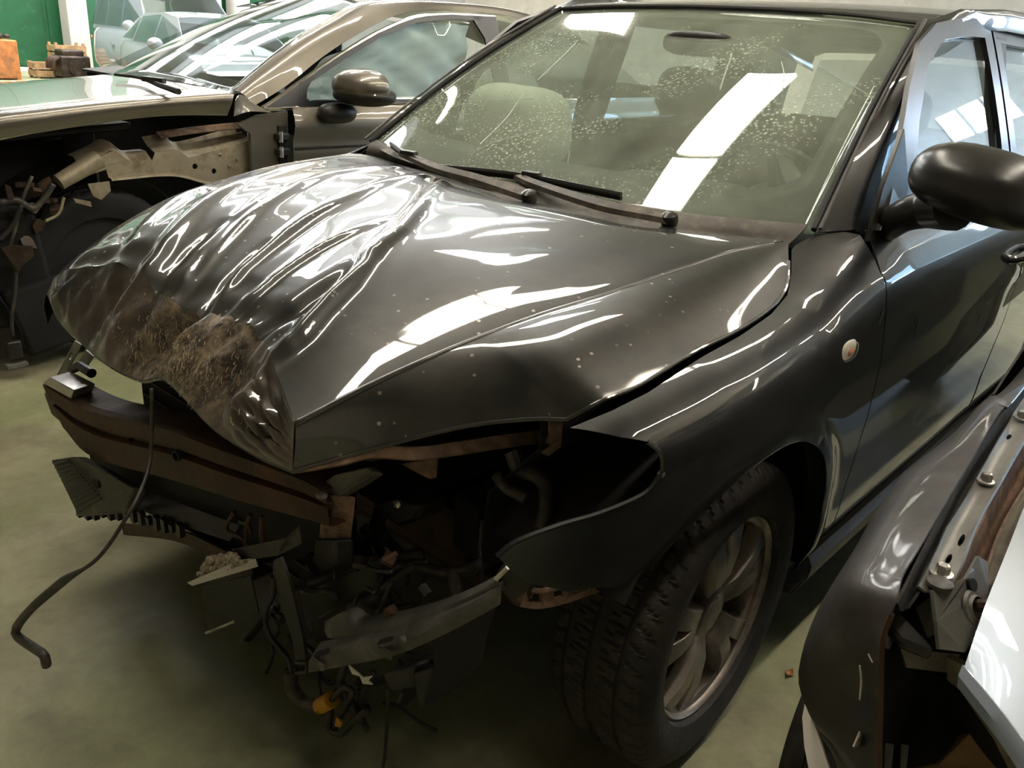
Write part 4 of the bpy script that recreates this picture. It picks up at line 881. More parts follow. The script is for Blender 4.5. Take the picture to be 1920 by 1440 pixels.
# headlamp bay: hoses, cross rail, cables
hose([(962, 848, .33), (972, 878, .33), (1005, 892, .32), (1022, 912, .31), (1024, 950, .31), (1015, 985, .31)], .0135, nm='coolant_hose')
MB().tube(A3((962, 846, 'x', .33), (975, 880, 'x', .332)), .0155, 10).build('hose_sleeve', M['grey_plastic'], car)
hose([(715, 960, .40), (708, 980, .40), (718, 1010, .40), (745, 1040, .40)], .016, 'black_plastic')
hose([(683, 990, .42), (705, 1012, .42), (718, 1040, .42), (720, 1070, .42)], .012)
hose([(700, 1000, .43), (722, 1030, .43), (727, 1065, .43)], .006, 'black_plastic', 'wire')
hose([(650, 1100, .46), (700, 1080, .45), (770, 1058, .42), (830, 1072, .41), (880, 1068, .40), (905, 1055, .40)], .011)
hose([(850, 1072, .41), (855, 1100, .43), (862, 1140, .46)], .011)
hose([(905, 975, .38), (900, 1030, .39), (903, 1070, .41), (908, 1095, .43)], .004, 'black_plastic', 'wire')
hose([(690, 1120, .46), (720, 1100, .45), (775, 1060, .43)], .008)
hose([(930, 890, .36), (950, 915, .36), (985, 935, .35)], .010)
mt_ = MB().prism(A3((690, 945, 'x', .42), (735, 930, 'x', .40), (790, 950, 'x', .38), (780, 975, 'x', .38), (745, 990, 'x', .40), (715, 965, 'x', .42)), (-.06, .01, 0)).build('lamp_mount', M['black_plastic'], car, bevel=.008)
MB().lathe([(.008, 0), (.008, .008), (.004, .010)], at(748, 944, x=.425), (1, .3, .3), 6).build('mount_bolt', M['bare_metal'], mt_)
MB().prism(A3((752, 870, 'x', .44), (808, 862, 'x', .42), (806, 898, 'x', .42), (792, 892, 'x', .43)), (-.012, .004, 0)).build('beam_tab', M['rust_edge'], car)
MB().prism(A3((640, 1130, 'x', .50), (680, 1120, 'x', .49), (690, 1160, 'x', .49), (660, 1175, 'x', .50), (645, 1160, 'x', .50)), (-.06, .01, 0)).build('horn', M['hose_rubber'], car, bevel=.012)
# bonnet release cable trailing onto the floor
cb = [at(284, 728, x=.655), at(285, 790, x=.665), at(281, 865, x=.69), at(266, 915, x=.725), at(240, 965, x=.765), at(185, 1045, x=.81), at(125, 1085, x=.845), at(100, 1105, x=.86), at(60, 1140, x=.885), at(32, 1175, x=.90), at(32, 1192, x=.905), at(62, 1214, x=.90), at(82, 1228, x=.90), at(87, 1247, x=.898)]
n_ = len(cb); MB().tube(cb, [.0038]*7+[.009]*7, 8, smooth=80).build('release_cable', M['hose_rubber'], car, smooth=180)
# straw caught on the crushed nose
m = MB(); FFa = np.array(FF); rs = np.random.default_rng(11)
for k in range(800):
    yy = rs.normal(.03, .10); t = np.clip(rs.normal(.50, .20), .08, .95); j = int(np.argmin(np.abs(FFa[0][:, 1]-yy))); p_ = FFa[int(t*(nf-1)), j]+(.003, 0, .002)
    d_ = np.array([.2*rs.normal(), .5*rs.normal(), -1+.3*rs.normal()]); d_ /= np.linalg.norm(d_); L_ = rs.uniform(.003, .016)
    m.tube([p_, p_+d_*L_*.5+(.003, 0, 0), p_+d_*L_+(.002*rs.normal()+.002, 0, 0)], .0005, 3, cap=False)
o = m.build('caught_straw', M['straw'], hood, fix=False); o['kind'] = 'stuff'; o['label'] = 'dry straw and dust stuck to the crushed nose'
# tangle of looms, clips and shards hanging in the headlamp bay
rt = np.random.default_rng(21)
for k in range(26):
    px, py = rt.uniform(500, 800), rt.uniform(1010, 1340); xx = rt.uniform(.40, .56); P_ = []
    a_ = rt.uniform(0, 6.28)
    for j in range(5):
        P_.append(at(px, py, x=xx)); a_ += rt.normal()*.7; px += 26*math.cos(a_); py += 26*math.sin(a_)*.9+6; xx += rt.normal()*.008
    MB().tube(P_, rt.choice([.0025, .004, .006, .0085]), 7, smooth=22).build('loom', M[rt.choice(['black_plastic', 'hose_rubber', 'rubber'])], car, smooth=180)
for k in range(20):
    px, py = rt.uniform(520, 820), rt.uniform(1000, 1330); c_ = at(px, py, x=rt.uniform(.44, .55)); n_ = int(rt.integers(4, 7)); R_ = rot('X', rt.uniform(0, 180)) @ rot('Z', rt.uniform(0, 180)); sz = rt.uniform(.010, .028)
    poly = [c_+R_ @ np.array([sz*rt.uniform(.5, 1.2)*math.cos(q), sz*rt.uniform(.5, 1.2)*math.sin(q), 0]) for q in np.linspace(0, 6.283, n_, endpoint=False)]
    MB().prism(poly, R_ @ np.array([0, 0, rt.uniform(.004, .02)])).build('shard', M[rt.choice(['black_plastic', 'grey_plastic', 'satin_plastic', 'rust_steel'])], car, smooth=0)
# ------------------------------------------------------------------ bronze-grey sedan with its front wing taken off
YC = -2.85
sed = root('bronze_sedan', (-1.3, YC, 0), 'bronze-grey sedan missing its front wing, beside the black hatchback', 'car')
def mir(L): return [(x, 2*YC-y, z) for x, y, z in L]
h0 = [(-.630, -1.925, .945), (-.40, -1.93, .948), (-.203, -1.93, .936), (.058, -1.935, .904), (.238, -1.95, .873), (.45, -2.00, .82), (.66, -2.10, .75), (.78, -2.25, .70)]
h1 = [(-.642, -1.895, 1.010), (-.40, -1.895, .998), (-.12, -1.90, .978), (.10, -1.91, .955), (.26, -1.93, .935), (.46, -1.99, .88), (.68, -2.09, .80), (.80, -2.25, .735)]
h2 = [(-.652, -1.95, 1.030), (-.41, -1.96, 1.018), (-.14, -1.98, .998), (.08, -2.0, .975), (.25, -2.03, .952), (.47, -2.08, .90), (.70, -2.17, .825), (.83, -2.30, .755)]
h3 = [(-.62, -2.35, 1.036), (-.40, -2.35, 1.018), (-.14, -2.36, .994), (.08, -2.38, .968), (.28, -2.40, .942), (.52, -2.42, .89), (.76, -2.45, .82), (.88, -2.47, .755)]
h4 = [(-.60, YC, 1.030), (-.40, YC, 1.006), (-.14, YC, .975), (.08, YC, .948), (.28, YC, .922), (.52, YC, .87), (.77, YC, .80), (.90, YC, .74)]
def low(L, d): return [(x, y, z-d) for x, y, z in L]
HG = loft([h0, h1, h2, h3, h4, low(mir(h3), .055), low(mir(h2), .10), low(mir(h1), .10), low(mir(h0), .10)], 44, 80)
shood = MB().grid(HG, .003).build('bonnet', M['bronze_grey'], sed, smooth=70)
MB().tube(spline(h0, 40), .004, 6).build('bonnet_hem', M['bronze_grey'], shood)
# windscreen, pillars, roof
sb = [(-.735, -2.04, 1.022), (-.67, -2.35, 1.042), (-.68, YC, 1.032), (-.78, -3.30, 1.005), (-.92, -3.56, .98)]
stp = [(-1.60, -2.27, 1.425), (-1.66, -2.50, 1.45), (-1.68, YC, 1.46), (-1.70, -3.20, 1.425), (-1.75, -3.42, 1.385)]
b1, t1 = spline(sb, 31), spline(stp, 31); SW = np.array([b1*(1-t)+t1*t+np.array([.3, 0, .6])*.045*math.sin(math.pi*t) for t in np.linspace(0, 1, 22)])
sws = MB().grid(SW, .005).build('windscreen', M['sedan_glass'], sed, smooth=180)
def sw_band(e):
    out = []
    for i in range(22):
        out.append([SW[i, j]+np.array([-.004, 0, -.008]) for j in e])
    return np.array(out)
MB().grid(sw_band([0, 1]), .001).build('frit_border', M['frit'], sws); MB().grid(sw_band([29, 30]), .001).build('frit_border', M['frit'], sws)
MB().grid(np.array([[SW[i, j]+np.array([-.004, 0, -.008]) for j in range(31)] for i in (0, 1, 2)]), .001).build('frit_border', M['frit'], sws)
roofe = [(-1.60, -2.27, 1.425), (-2.0, -2.22, 1.452), (-2.6, -2.22, 1.455), (-3.2, -2.28, 1.40), (-3.6, -2.35, 1.30)]
roofc = [(-1.68, YC, 1.462), (-2.0, YC, 1.485), (-2.6, YC, 1.49), (-3.2, YC, 1.44), (-3.65, YC, 1.33)]
roofq = [(-1.66, -2.50, 1.452), (-2.0, -2.48, 1.477), (-2.6, -2.48, 1.482), (-3.2, -2.5, 1.43), (-3.63, -2.55, 1.32)]
MB().grid(loft([roofe, roofq, roofc, low(mir(roofq), .03), low(mir(roofe), .045)], 24, 30), .004).build('roof', M['bronze_grey'], sed, smooth=70)
for s in (1, -1):
    f = (lambda L: L) if s > 0 else mir
    pin = f([tuple(SW[i, 0]+np.array([0, .005, .004])) for i in (0, 5, 10, 15, 21)]+roofe[1:4])
    pou = f([(-.80, -1.985, .975), (-.98, -2.00, 1.06), (-1.20, -2.04, 1.18), (-1.44, -2.075, 1.29), (-1.72, -2.12, 1.385), (-2.1, -2.15, 1.425), (-2.6, -2.16, 1.425), (-3.2, -2.2, 1.36)])
    pmd = [tuple((np.array(a)*.5+np.array(b)*.5)+np.array([.02, s*.012, .02])) for a, b in zip(pin, pou)]
    if s < 0:
        pin = [tuple(SW[i, 30]+np.array([0, -.004, .003])) for i in (0, 5, 10, 15, 21)]; pou = [(x-.02, y-.045, z-.02) for x, y, z in pin]; pmd = [(x-.008, y-.02, z-.002) for x, y, z in pin]
    MB().grid(loft([pin, pmd, pou], 40, 9), .004).build('a_pillar', M['bronze_grey'], sed, smooth=70)
# scuttle wing stub beside the bonnet corner
stub = loft([[(-.655, -1.90, 1.005), (-.72, -1.96, 1.02), (-.80, -1.985, .975)], [(-.650, -1.91, .94), (-.74, -1.93, .955), (-.86, -1.945, .945)]], 10, 6); MB().grid(stub, .003).build('scuttle_corner', M['bronze_grey'], sed)
# door skin and side (both flanks)
SP = [(.20, -2.00), (.28, -1.955), (.45, -1.945), (.62, -1.935), (.74, -1.925), (.795, -1.922), (.805, -1.932), (.83, -1.93), (.88, -1.915), (.93, -1.925), (.965, -1.955)]
def sd(x, z): return (x, interp(SP, z)-.02*max(0, -x-2.6)**2, z)
sdoor = sheet('front_door', [(-.955, .30), (-.935, .60), (-.945, .80), (-.955, .92), (-.965, .962), (-2.36, .985), (-2.40, .70), (-2.40, .30)], sd, .03, .004, M['bronze_grey'], sed)
for nm, o in (('rear_door', sheet('rear_door', [(-2.41, .30), (-2.41, .70), (-2.37, .985), (-3.15, 1.0), (-3.12, .75), (-3.02, .55), (-2.95, .30)], sd, .05, .004, M['bronze_grey'], sed)), ('rear_quarter', sheet('rear_quarter', [(-3.02, .60), (-3.13, .75), (-3.16, 1.0), (-3.9, 1.0), (-4.0, .6), (-3.98, .35), (-3.55, .32), (-3.5, .5), (-3.3, .62)], sd, .05, .004, M['bronze_grey'], sed))):
    me = o.data.copy(); me.transform(Matrix.Translation((0, 2*YC, 0)) @ Matrix.Scale(-1, 4, (0, 1, 0))); me.flip_normals(); c = bpy.data.objects.new(nm, me); COL.objects.link(c); adopt(c, sed)
me = sdoor.data.copy(); me.transform(Matrix.Translation((0, 2*YC, 0)) @ Matrix.Scale(-1, 4, (0, 1, 0))); me.flip_normals(); c = bpy.data.objects.new('front_door', me); COL.objects.link(c); adopt(c, sed)
sheet('far_wing', [(-.9, .30), (-.9, .96), (.5, .86), (.6, .5), (.33, .45), (.2, .62), (0, .70), (-.2, .62), (-.33, .45), (-.38, .3)], lambda x, z: (x, 2*YC-interp(SP, z)+.15*max(0, x)**2, z), .06, .004, M['bronze_grey'], sed)
MB().grid(np.array([[(-.95-1.42*t, -1.918, .802), (-.95-1.42*t, -1.935, .795), (-.95-1.42*t, -1.916, .788)] for t in np.linspace(0, 1, 6)]), .004).build('door_moulding', M['black_plastic'], sdoor)
# window with chrome surround
CH = [(-.825, .965), (-.92, 1.01), (-1.07, 1.085), (-1.29, 1.19), (-1.54, 1.295), (-1.80, 1.375), (-2.05, 1.405), (-2.40, 1.415)]
def gl(x, z): return (x, -1.965-.38*max(0, z-.965)**1.15, z)
MB().tube([gl(x, z) for x, z in CH], .011, 8, smooth=50).build('chrome_surround', M['chrome_trim'], sdoor)
MB().tube([gl(x, z) for x, z in ((-.83, .962), (-1.3, .975), (-1.9, .986), (-2.40, .995))], .011, 8, smooth=20).build('chrome_belt', M['chrome_trim'], sdoor)
IN = [(-1.02, .99), (-1.09, 1.07), (-1.30, 1.165), (-1.54, 1.27), (-1.80, 1.35), (-2.05, 1.38), (-2.22, 1.385), (-2.28, 1.30), (-2.30, 1.005)]
OUTL = [(-.84, .968), (-.92, 1.008), (-1.07, 1.083), (-1.29, 1.188), (-1.54, 1.293), (-1.80, 1.373), (-2.05, 1.403), (-2.40, 1.412), (-2.42, .996), (-1.9, .987), (-1.3, .976)]
sfr = sheet('window_frame', OUTL, gl, .05, .012, M['frame_black'], sed, holes=[IN])
sheet('door_glass', IN, lambda x, z: np.array(gl(x, z))-np.array([0, .012, 0]), .06, .004, M['sedan_glass'], sfr)
MB().grid(np.array([[gl(x, z)+np.array([0, .004, 0]) for x, z in ((-1.0-.03*t, .97+.10*t), (-1.04-.03*t, .97+.11*t))] for t in np.linspace(0, 1, 4)]), .01).build('mirror_post', M['frame_black'], sfr)
m_ = [tuple(np.array(gl(x, z))*(1, 1, 1)+np.array([0, -.03, 0])) for x, z in ((-2.44, .99), (-2.46, 1.40), (-3.0, 1.36), (-3.4, 1.22), (-3.45, 1.03))]
MB().plate(m_, .005).build('rear_side_glass', M['far_glass'], sed); MB().plate(mir([tuple(p) for p in m_]), .005).build('rear_side_glass', M['far_glass'], sed)
MB().plate(mir([tuple(gl(x, z)) for x, z in OUTL]), .005).build('far_door_glass', M['far_glass'], sed)
tg = np.array([[(lerp(-3.62, -4.1, t), YC+s*lerp(.5, .62, t), lerp(1.31, 1.05, t)) for s in np.linspace(-1, 1, 7)] for t in np.linspace(0, 1, 4)]); MB().grid(tg, .005).build('rear_glass', M['far_glass'], sed)
tb_ = np.array([[(x, YC+s*.78, z) for s in np.linspace(-1, 1, 7)] for x, z in ((-4.05, 1.06), (-4.5, 1.04), (-4.62, .9), (-4.6, .4))]); MB().grid(tb_, .005).build('boot_lid', M['bronze_grey'], sed)
# curtain airbag hanging behind the glass, seats, dash
cu = []
for i, x in enumerate(np.linspace(-1.16, -2.20, 40)):
    topz = interp([(-2.2, 1.36), (-1.9, 1.36), (-1.6, 1.30), (-1.3, 1.17), (-1.16, 1.08)], x); cu.append([(x, -2.13-.015*math.sin(9*x*(1+k*.1)+k)-.02*math.sin(23*x+2*k), lerp(topz, .98, k/7)) for k in range(8)])
MB().grid(np.array(cu), .006).build('curtain_airbag', M['curtain_cloth'], sed, smooth=70)
dd = np.array([[(x, y, z) for x, z in ((-.75, 1.0), (-.95, 1.02), (-1.15, .98), (-1.2, .8))] for y in np.linspace(-2.1, 2*YC+2.1, 10)]); MB().grid(dd, .01).build('dashboard', M['dash_plastic'], sed)
for y in (-2.45, -3.25):
    s_ = MB().grid(np.array([[(-1.95-.12*t, y+q*lerp(.25, .2, t), .45+.65*t) for q in np.linspace(-1, 1, 7)] for t in np.linspace(0, 1, 6)]), .1).build('seat', M['seat_cloth'], sed, smooth=70); MB().ball((-2.1, y, 1.20), (.05, .13, .09), 14, 8, power=.7).build('headrest', M['seat_cloth'], s_)
# door mirror
q = at(682, 168, y=-1.80)
def shell2(c, s, R=np.eye(3)):
    m = MB().ball((0, 0, 0), (1, 1, 1), 28, 18); P = np.array(m.v); P[:, 0] *= np.where(P[:, 0] > 0, 1, .35); P[:, 2] *= np.where(P[:, 2] > 0, 1, .8); P[:, 2] += .12*P[:, 1]*0-.10*(P[:, 1]-1)*0
    P = np.sign(P)*np.abs(P)**np.array([1, .8, .9]); m.v = [tuple(v) for v in (P*np.array(s)) @ R.T + c]; return m
smir = shell2(q+(0, 0, .012), (.125, .152, .078), rot('Z', 8)).build('door_mirror', M['bronze_grey'], sed, smooth=180)
MB().ball(q+(-.005, 0, -.026), (.120, .150, .046), 24, 14, rot('Z', 8), power=.85).build('mirror_base', M['black_plastic'], smir, smooth=180)
MB().tube([q+(.105, -.03, -.022), q+(.092, .075, -.018), q+(.04, .138, -.014), q+(-.04, .153, -.012)], .010, 8, smooth=20).build('turn_lens', M['clear_lens'], smir)
MB().ball(at(632, 212, y=-1.90), (.10, .055, .045), 18, 10, power=.8).build('mirror_foot', M['black_plastic'], smir, smooth=180)
# exposed structure where the wing was
ap_ = A3((100, 342, 'y', -2.02), (115, 318, 'y', -2.02), (150, 312, 'y', -2.02), (190, 294, 'y', -2.02), (215, 282, 'y', -2.02), (245, 302, 'y', -2.02), (285, 300, 'y', -2.02), (290, 286, 'y', -2.02), (330, 280, 'y', -2.02), (350, 294, 'y', -2.02), (440, 272, 'y', -2.02), (472, 262, 'y', -2.02), (485, 300, 'y', -2.02), (490, 330, 'y', -2.02), (455, 330, 'y', -2.02), (400, 343, 'y', -2.02), (375, 338, 'y', -2.02), (330, 326, 'y', -2.02), (290, 325, 'y', -2.02), (205, 334, 'y', -2.02), (200, 318, 'y', -2.02), (170, 328, 'y', -2.02), (130, 345, 'y', -2.02))
hol = [[(p[0]+.012*math.cos(a), p[2]+.012*math.sin(a)) for a in np.linspace(0, 2*math.pi, 10, endpoint=False)] for p in (at(362, 311, y=-2.02), at(398, 320, y=-2.02))]
def apf(x, z): return (x, -2.02+.018*math.sin(9*x)*.6-.05*max(0, z-.78), z)
apron = sheet('inner_wing', [(p[0], p[2]) for p in ap_], apf, .03, .006, M['apron_metal'], sed, holes=hol, smooth=30)
fl = spline([np.array(apf(p[0], p[2])) for p in ap_[15:20]], 30); MB().grid(np.stack([fl+(0, .002, .004), fl+(0, .03, 0), fl+(0, .032, -.008)], 1), .003).build('flange', M['apron_metal'], apron)
tl = spline([np.array(apf(p[0], p[2])) for p in ap_[7:12]], 30); MB().grid(np.stack([tl, tl+(0, -.06, .02), tl+(0, -.10, .05)], 1), .003).build('top_flange', M['apron_metal'], apron)
tl = spline([np.array(apf(p[0], p[2])) for p in ap_[2:7]], 20); MB().grid(np.stack([tl, tl+(0, -.05, .03), tl+(0, -.10, .03)], 1), .003).build('top_flange', M['apron_metal'], apron)
tube_ = A3((110, 342, 'y', -1.98), (185, 298, 'y', -1.98)); MB().tube(tube_, [.03, .036], 12).build('crushed_tube', M['apron_metal'], apron)
MB().plate(A3((165, 345, 'y', -1.97), (205, 340, 'y', -1.97), (208, 358, 'y', -1.97), (190, 375, 'y', -1.97), (175, 368, 'y', -1.97)), .006).build('torn_flap', M['apron_metal'], apron)
MB().plate(A3((138, 372, 'y', -1.97), (170, 378, 'y', -1.97), (172, 388, 'y', -1.97), (142, 380, 'y', -1.97)), .006).build('torn_tab', M['apron_metal'], apron)
for px, py in ((380, 298), (412, 290), (445, 298), (430, 312)): MB().lathe([(.008, 0), (.008, .006), (.004, .007)], at(px, py, y=-2.012), (0, 1, 0), 8).build('spot_weld', M['bare_metal'], apron)
MB().grid(np.array([[(x, -2.05-d, z+d*.5) for d in (0, .04)] for x, z in ((-.40, .845), (-.55, .86), (-.70, .87), (-.80, .875))]), .004).build('rusty_shelf', M['rust_edge'], apron)
hp = sheet('hinge_pillar', [(-.76, .55), (-.76, .86), (-.70, .90), (-.80, .935), (-.95, .95), (-.945, .55)], lambda x, z: (x, -1.985, z), .05, .02, M['bronze_grey'], sed)
for z in (.69, .78, .845):
    o = MB().box((-.905, -1.955, z), (.06, .05, .03)).build('door_hinge', M['black_plastic'], hp, bevel=.006); MB().tube([(-.89, -1.935, z-.022), (-.89, -1.935, z+.022)], .010, 10).build('hinge_pin', M['bare_metal'], o)
MB().box((-.915, -1.965, .76), (.04, .02, .26)).build('door_gap_seal', M['rubber'], hp)
# dark bay: bulkhead, engine, far rail, strut, wheels
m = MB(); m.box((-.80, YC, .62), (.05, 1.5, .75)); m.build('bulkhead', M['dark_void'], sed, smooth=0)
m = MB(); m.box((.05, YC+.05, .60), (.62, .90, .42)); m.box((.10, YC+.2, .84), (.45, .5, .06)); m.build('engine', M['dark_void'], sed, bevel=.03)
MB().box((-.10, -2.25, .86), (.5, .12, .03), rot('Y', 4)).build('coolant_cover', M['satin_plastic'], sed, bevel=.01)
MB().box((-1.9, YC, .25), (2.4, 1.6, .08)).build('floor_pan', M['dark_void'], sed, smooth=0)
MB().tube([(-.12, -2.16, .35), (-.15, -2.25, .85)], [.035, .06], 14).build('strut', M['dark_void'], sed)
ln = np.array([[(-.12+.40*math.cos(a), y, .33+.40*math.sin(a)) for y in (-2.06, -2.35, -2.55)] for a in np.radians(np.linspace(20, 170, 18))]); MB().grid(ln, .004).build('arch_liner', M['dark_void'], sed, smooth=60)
tw = wheel(sed, (-.12, -2.14, .33), 1, R=.33, Wd=.215, detailed=False); tw.data.materials[0] = M['dark_void']  # tyre coloured near black to paint in the bay's shade
for y, s in ((2*YC+2.05, -1),): wheel(sed, (-.12, y, .33), s, R=.33, detailed=False)
for y, s in ((-2.05, 1), (2*YC+2.05, -1)): wheel(sed, (-2.97, y, .33), s, R=.33, detailed=False)
# crushed front corner: shade-dark carrier, liner and bumper remains
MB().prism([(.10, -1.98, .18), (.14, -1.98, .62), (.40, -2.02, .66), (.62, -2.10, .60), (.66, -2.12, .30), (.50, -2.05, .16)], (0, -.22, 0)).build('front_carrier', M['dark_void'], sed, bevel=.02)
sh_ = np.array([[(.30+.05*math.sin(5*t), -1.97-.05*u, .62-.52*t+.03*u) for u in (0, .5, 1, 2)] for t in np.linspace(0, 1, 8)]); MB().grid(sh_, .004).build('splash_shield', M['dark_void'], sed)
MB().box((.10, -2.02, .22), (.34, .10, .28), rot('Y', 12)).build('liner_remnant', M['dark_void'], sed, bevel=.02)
# wiring and broken lamp pieces hanging from its nose
def hose2(pts, r, mat='hose_rubber', nm='wire', y=-1.95): return MB().tube([at(a, b, y=y) for a, b in pts], r, 8, smooth=30).build(nm, M[mat], sed, smooth=180)
hose2([(60, 330), (40, 380), (28, 430), (18, 470), (30, 520), (22, 600), (25, 630)], .007); hose2([(100, 345), (80, 375), (60, 390), (30, 375), (0, 380)], .012)
hose2([(120, 370), (110, 400), (85, 415)], .006, 'apron_metal'); hose2([(40, 385), (25, 420), (0, 450)], .010, 'black_plastic')
MB().plate(A3((2, 465, 'y', -1.93), (25, 460, 'y', -1.93), (62, 462, 'y', -1.93), (64, 480, 'y', -1.93), (40, 500, 'y', -1.93), (36, 514, 'y', -1.93), (20, 490, 'y', -1.93)), .01).build('broken_lamp_mount', M['greasy_iron'], sed)
MB().plate(A3((10, 345, 'y', -1.93), (20, 350, 'y', -1.93), (28, 372, 'y', -1.93), (15, 374, 'y', -1.93)), .01).build('broken_tab', M['greasy_iron'], sed)
for k, (a, b) in enumerate(((45, 350), (70, 365), (85, 350), (60, 390), (30, 400), (95, 372), (15, 430), (70, 420), (50, 455), (105, 395))):
    c_ = at(a, b, y=-1.98); R_ = rot('X', 37*k) @ rot('Z', 61*k); MB().prism([c_+R_ @ np.array([.028*math.cos(q)*(1+.4*math.sin(3*q+k)), .022*math.sin(q), 0]) for q in np.linspace(0, 6.28, 5+k % 3, endpoint=False)], R_ @ np.array([0, 0, .015])).build('crushed_piece', M['greasy_iron'], sed, smooth=0)
MB().box(at(26, 655, y=-1.95), (.05, .04, .07)).build('connector_block', M['black_plastic'], sed, bevel=.006); MB().box(at(32, 684, y=-1.93), (.07, .03, .012)).build('connector_edge', M['grey_sheet'], sed)
# wiper
wa = spline(A3((335, 172, 'z', 1.045), (300, 160, 'z', 1.05), (262, 146, 'z', 1.05), (215, 140, 'z', 1.048)), 20)
swp = MB().tube(wa, np.linspace(.012, .006, 20), 6).build('wiper', M['rubber'], sed); MB().box(wa[8]+(0, 0, .012), (.02, .12, .02), rot('Z', 15)).build('wiper_clip', M['satin_plastic'], swp)
# ------------------------------------------------------------------ third car, nearest the camera: dark wing, bare gutter, bonnet with painted ceiling sheen
c3 = root('stripped_car', (-.4, 1.95, 0), 'stripped car with dark wing and loose silver bonnet, nearest the camera', 'car')
def Z(*pts): return A3(*[(a, b, 'z', c) for a, b, c in pts])
wi = Z((1925, 722, .872), (1878, 770, .868), (1823, 862, .862), (1781, 932, .856), (1725, 1029, .846), (1693, 1083, .838), (1683, 1125, .832))
wo = Z((1922, 712, .80), (1850, 768, .795), (1780, 830, .79), (1700, 890, .785), (1640, 970, .775), (1600, 1040, .76), (1545, 1128, .735))
wi = np.vstack([wi[0]+(-1.0, -.04, .06), wi]); wo = np.vstack([wo[0]+(-.9, -.04, .06), wo])
md = wi*.5+wo*.5+np.array([0, -.012, .012])
tl_ = np.linspace(0, 1, 8)[:, None]**2; lo_ = wo+lerp(np.array([0, -.012, -.10]), np.array([-.03, .010, -.035]), tl_); lo2 = wo+lerp(np.array([0, .0, -.26]), np.array([-.08, .045, -.09]), tl_)
# the wing's black nose with its wheel-arch edge
na = Z((1683, 1125, .832), (1672, 1150, .815), (1655, 1200, .785), (1652, 1280, .735), (1650, 1360, .685), (1648, 1445, .635), (1640, 1560, .57))
nb = Z((1615, 1120, .796), (1606, 1160, .775), (1598, 1220, .74), (1600, 1290, .695), (1604, 1370, .65), (1612, 1450, .605), (1615, 1570, .54))
nc = Z((1545, 1128, .735), (1518, 1190, .705), (1505, 1240, .675), (1503, 1285, .64), (1528, 1352, .605), (1572, 1432, .57), (1600, 1560, .52))
nd = nc+np.array([-.03, .015, -.03])
nd2 = nd+np.array([-.05, .03, -.05])
wg = loft([np.vstack([wi, na[1:]]), np.vstack([md, nb[1:]]), np.vstack([wo, nc[1:]]), np.vstack([lo_, nd[1:]]), np.vstack([lo2, nd2[1:]])], 110, 44)
w3 = MB().grid(wg, .002).build('front_wing', M['dark_grey_paint'], c3, smooth=70); nose = w3
MB().tube(spline(na[1:], 30), .003, 6).build('nose_edge', M['rust_steel'], nose)
for pts in ([(1612, 1248, .73), (1615, 1275, .715), (1612, 1312, .69)], [(1628, 1226, .75), (1636, 1242, .745)], [(1600, 1400, .64), (1612, 1372, .655)]):
    q = Z(*pts); MB().tube([lerp(p, CAM, .012) for p in q], .0011, 5, smooth=8).build('scratch', M['white_plastic'], nose)
MB().ball(lerp(at(1610, 1390, z=.645), CAM, .006), (.010, .003, .008), 10, 6).build('paint_chip', M['grey_sheet'], nose)
hk = A3((1642, 1122, 'z', .80), (1660, 1118, 'z', .80), (1690, 1150, 'z', .79), (1752, 1212, 'z', .775), (1745, 1222, 'z', .772), (1690, 1200, 'z', .775), (1655, 1160, 'z', .785)); MB().prism(hk, (0, 0, -.012)).build('wing_hook', M['satin_plastic'], w3, bevel=.003)
# rubber channel and bolted gutter rail
ri = Z((1930, 735, .855), (1892, 795, .848), (1848, 870, .842), (1809, 940, .836), (1770, 1001, .830), (1753, 1043, .826), (1720, 1107, .820)); ro = Z((1975, 740, .855), (1917, 834, .848), (1875, 907, .842), (1837, 973, .836), (1820, 1010, .832), (1803, 1060, .828), (1780, 1112, .820))
wi2 = spline(wi[1:], 7)
ri = np.vstack([ri[0]+(-.8, -.02, .05), ri]); ro = np.vstack([ro[0]+(-.8, -.02, .05), ro]); wi3 = spline(wi, 8)
MB().grid(loft([wi3+(0, .001, -.003), lerp(wi3, ri, .5)+(0, 0, -.020), ri+(0, 0, -.002)], 50, 8), .003).build('rubber_channel', M['rubber'], c3, smooth=60)
L_ = lambda t, s: lerp(spline(ri, 101)[int(round(t*100))], spline(ro, 101)[int(round(t*100))], s)
RI, RO = spline(ri, 201), spline(ro, 201)
def railf(a, b):
    k = min(max(a, 0), 1)*200; i = min(int(k), 199); t = k-i; p = lerp(RI[i], RI[i+1], t); q = lerp(RO[i], RO[i+1], t); s = b/.12
    return lerp(p, q, s)+np.array([0, 0, .006*math.exp(-((s-.02)/.06)**2)+.008*math.exp(-((s-.96)/.06)**2)])
def inv(px, py):
    best = None
    for k in range(0, 201):
        for s in (.3, .4, .5, .6, .7):
            p = lerp(RI[k], RO[k], s); d = RC @ (p-CAM); e = math.hypot(960+FPX*d[0]/d[2]-px, 720-FPX*d[1]/d[2]-py)
            if best is None or e < best[0]: best = (e, k/200, s*.12)
    return best[1:]
hol = []
for px, py, ra_, rb in ((1892, 820, .008, .011), (1800, 1012, .010, .012), (1776, 1049, .008, .012)):
    a, b = inv(px, py); hol.append([(a+ra_*math.cos(t), b+rb*math.sin(t)) for t in np.linspace(0, 2*math.pi, 12, endpoint=False)])
gut = sheet('gutter_rail', [(0, 0), (1, 0), (1, .12), (0, .12)], railf, .03, .003, M['grey_sheet'], c3, holes=hol, smooth=60)
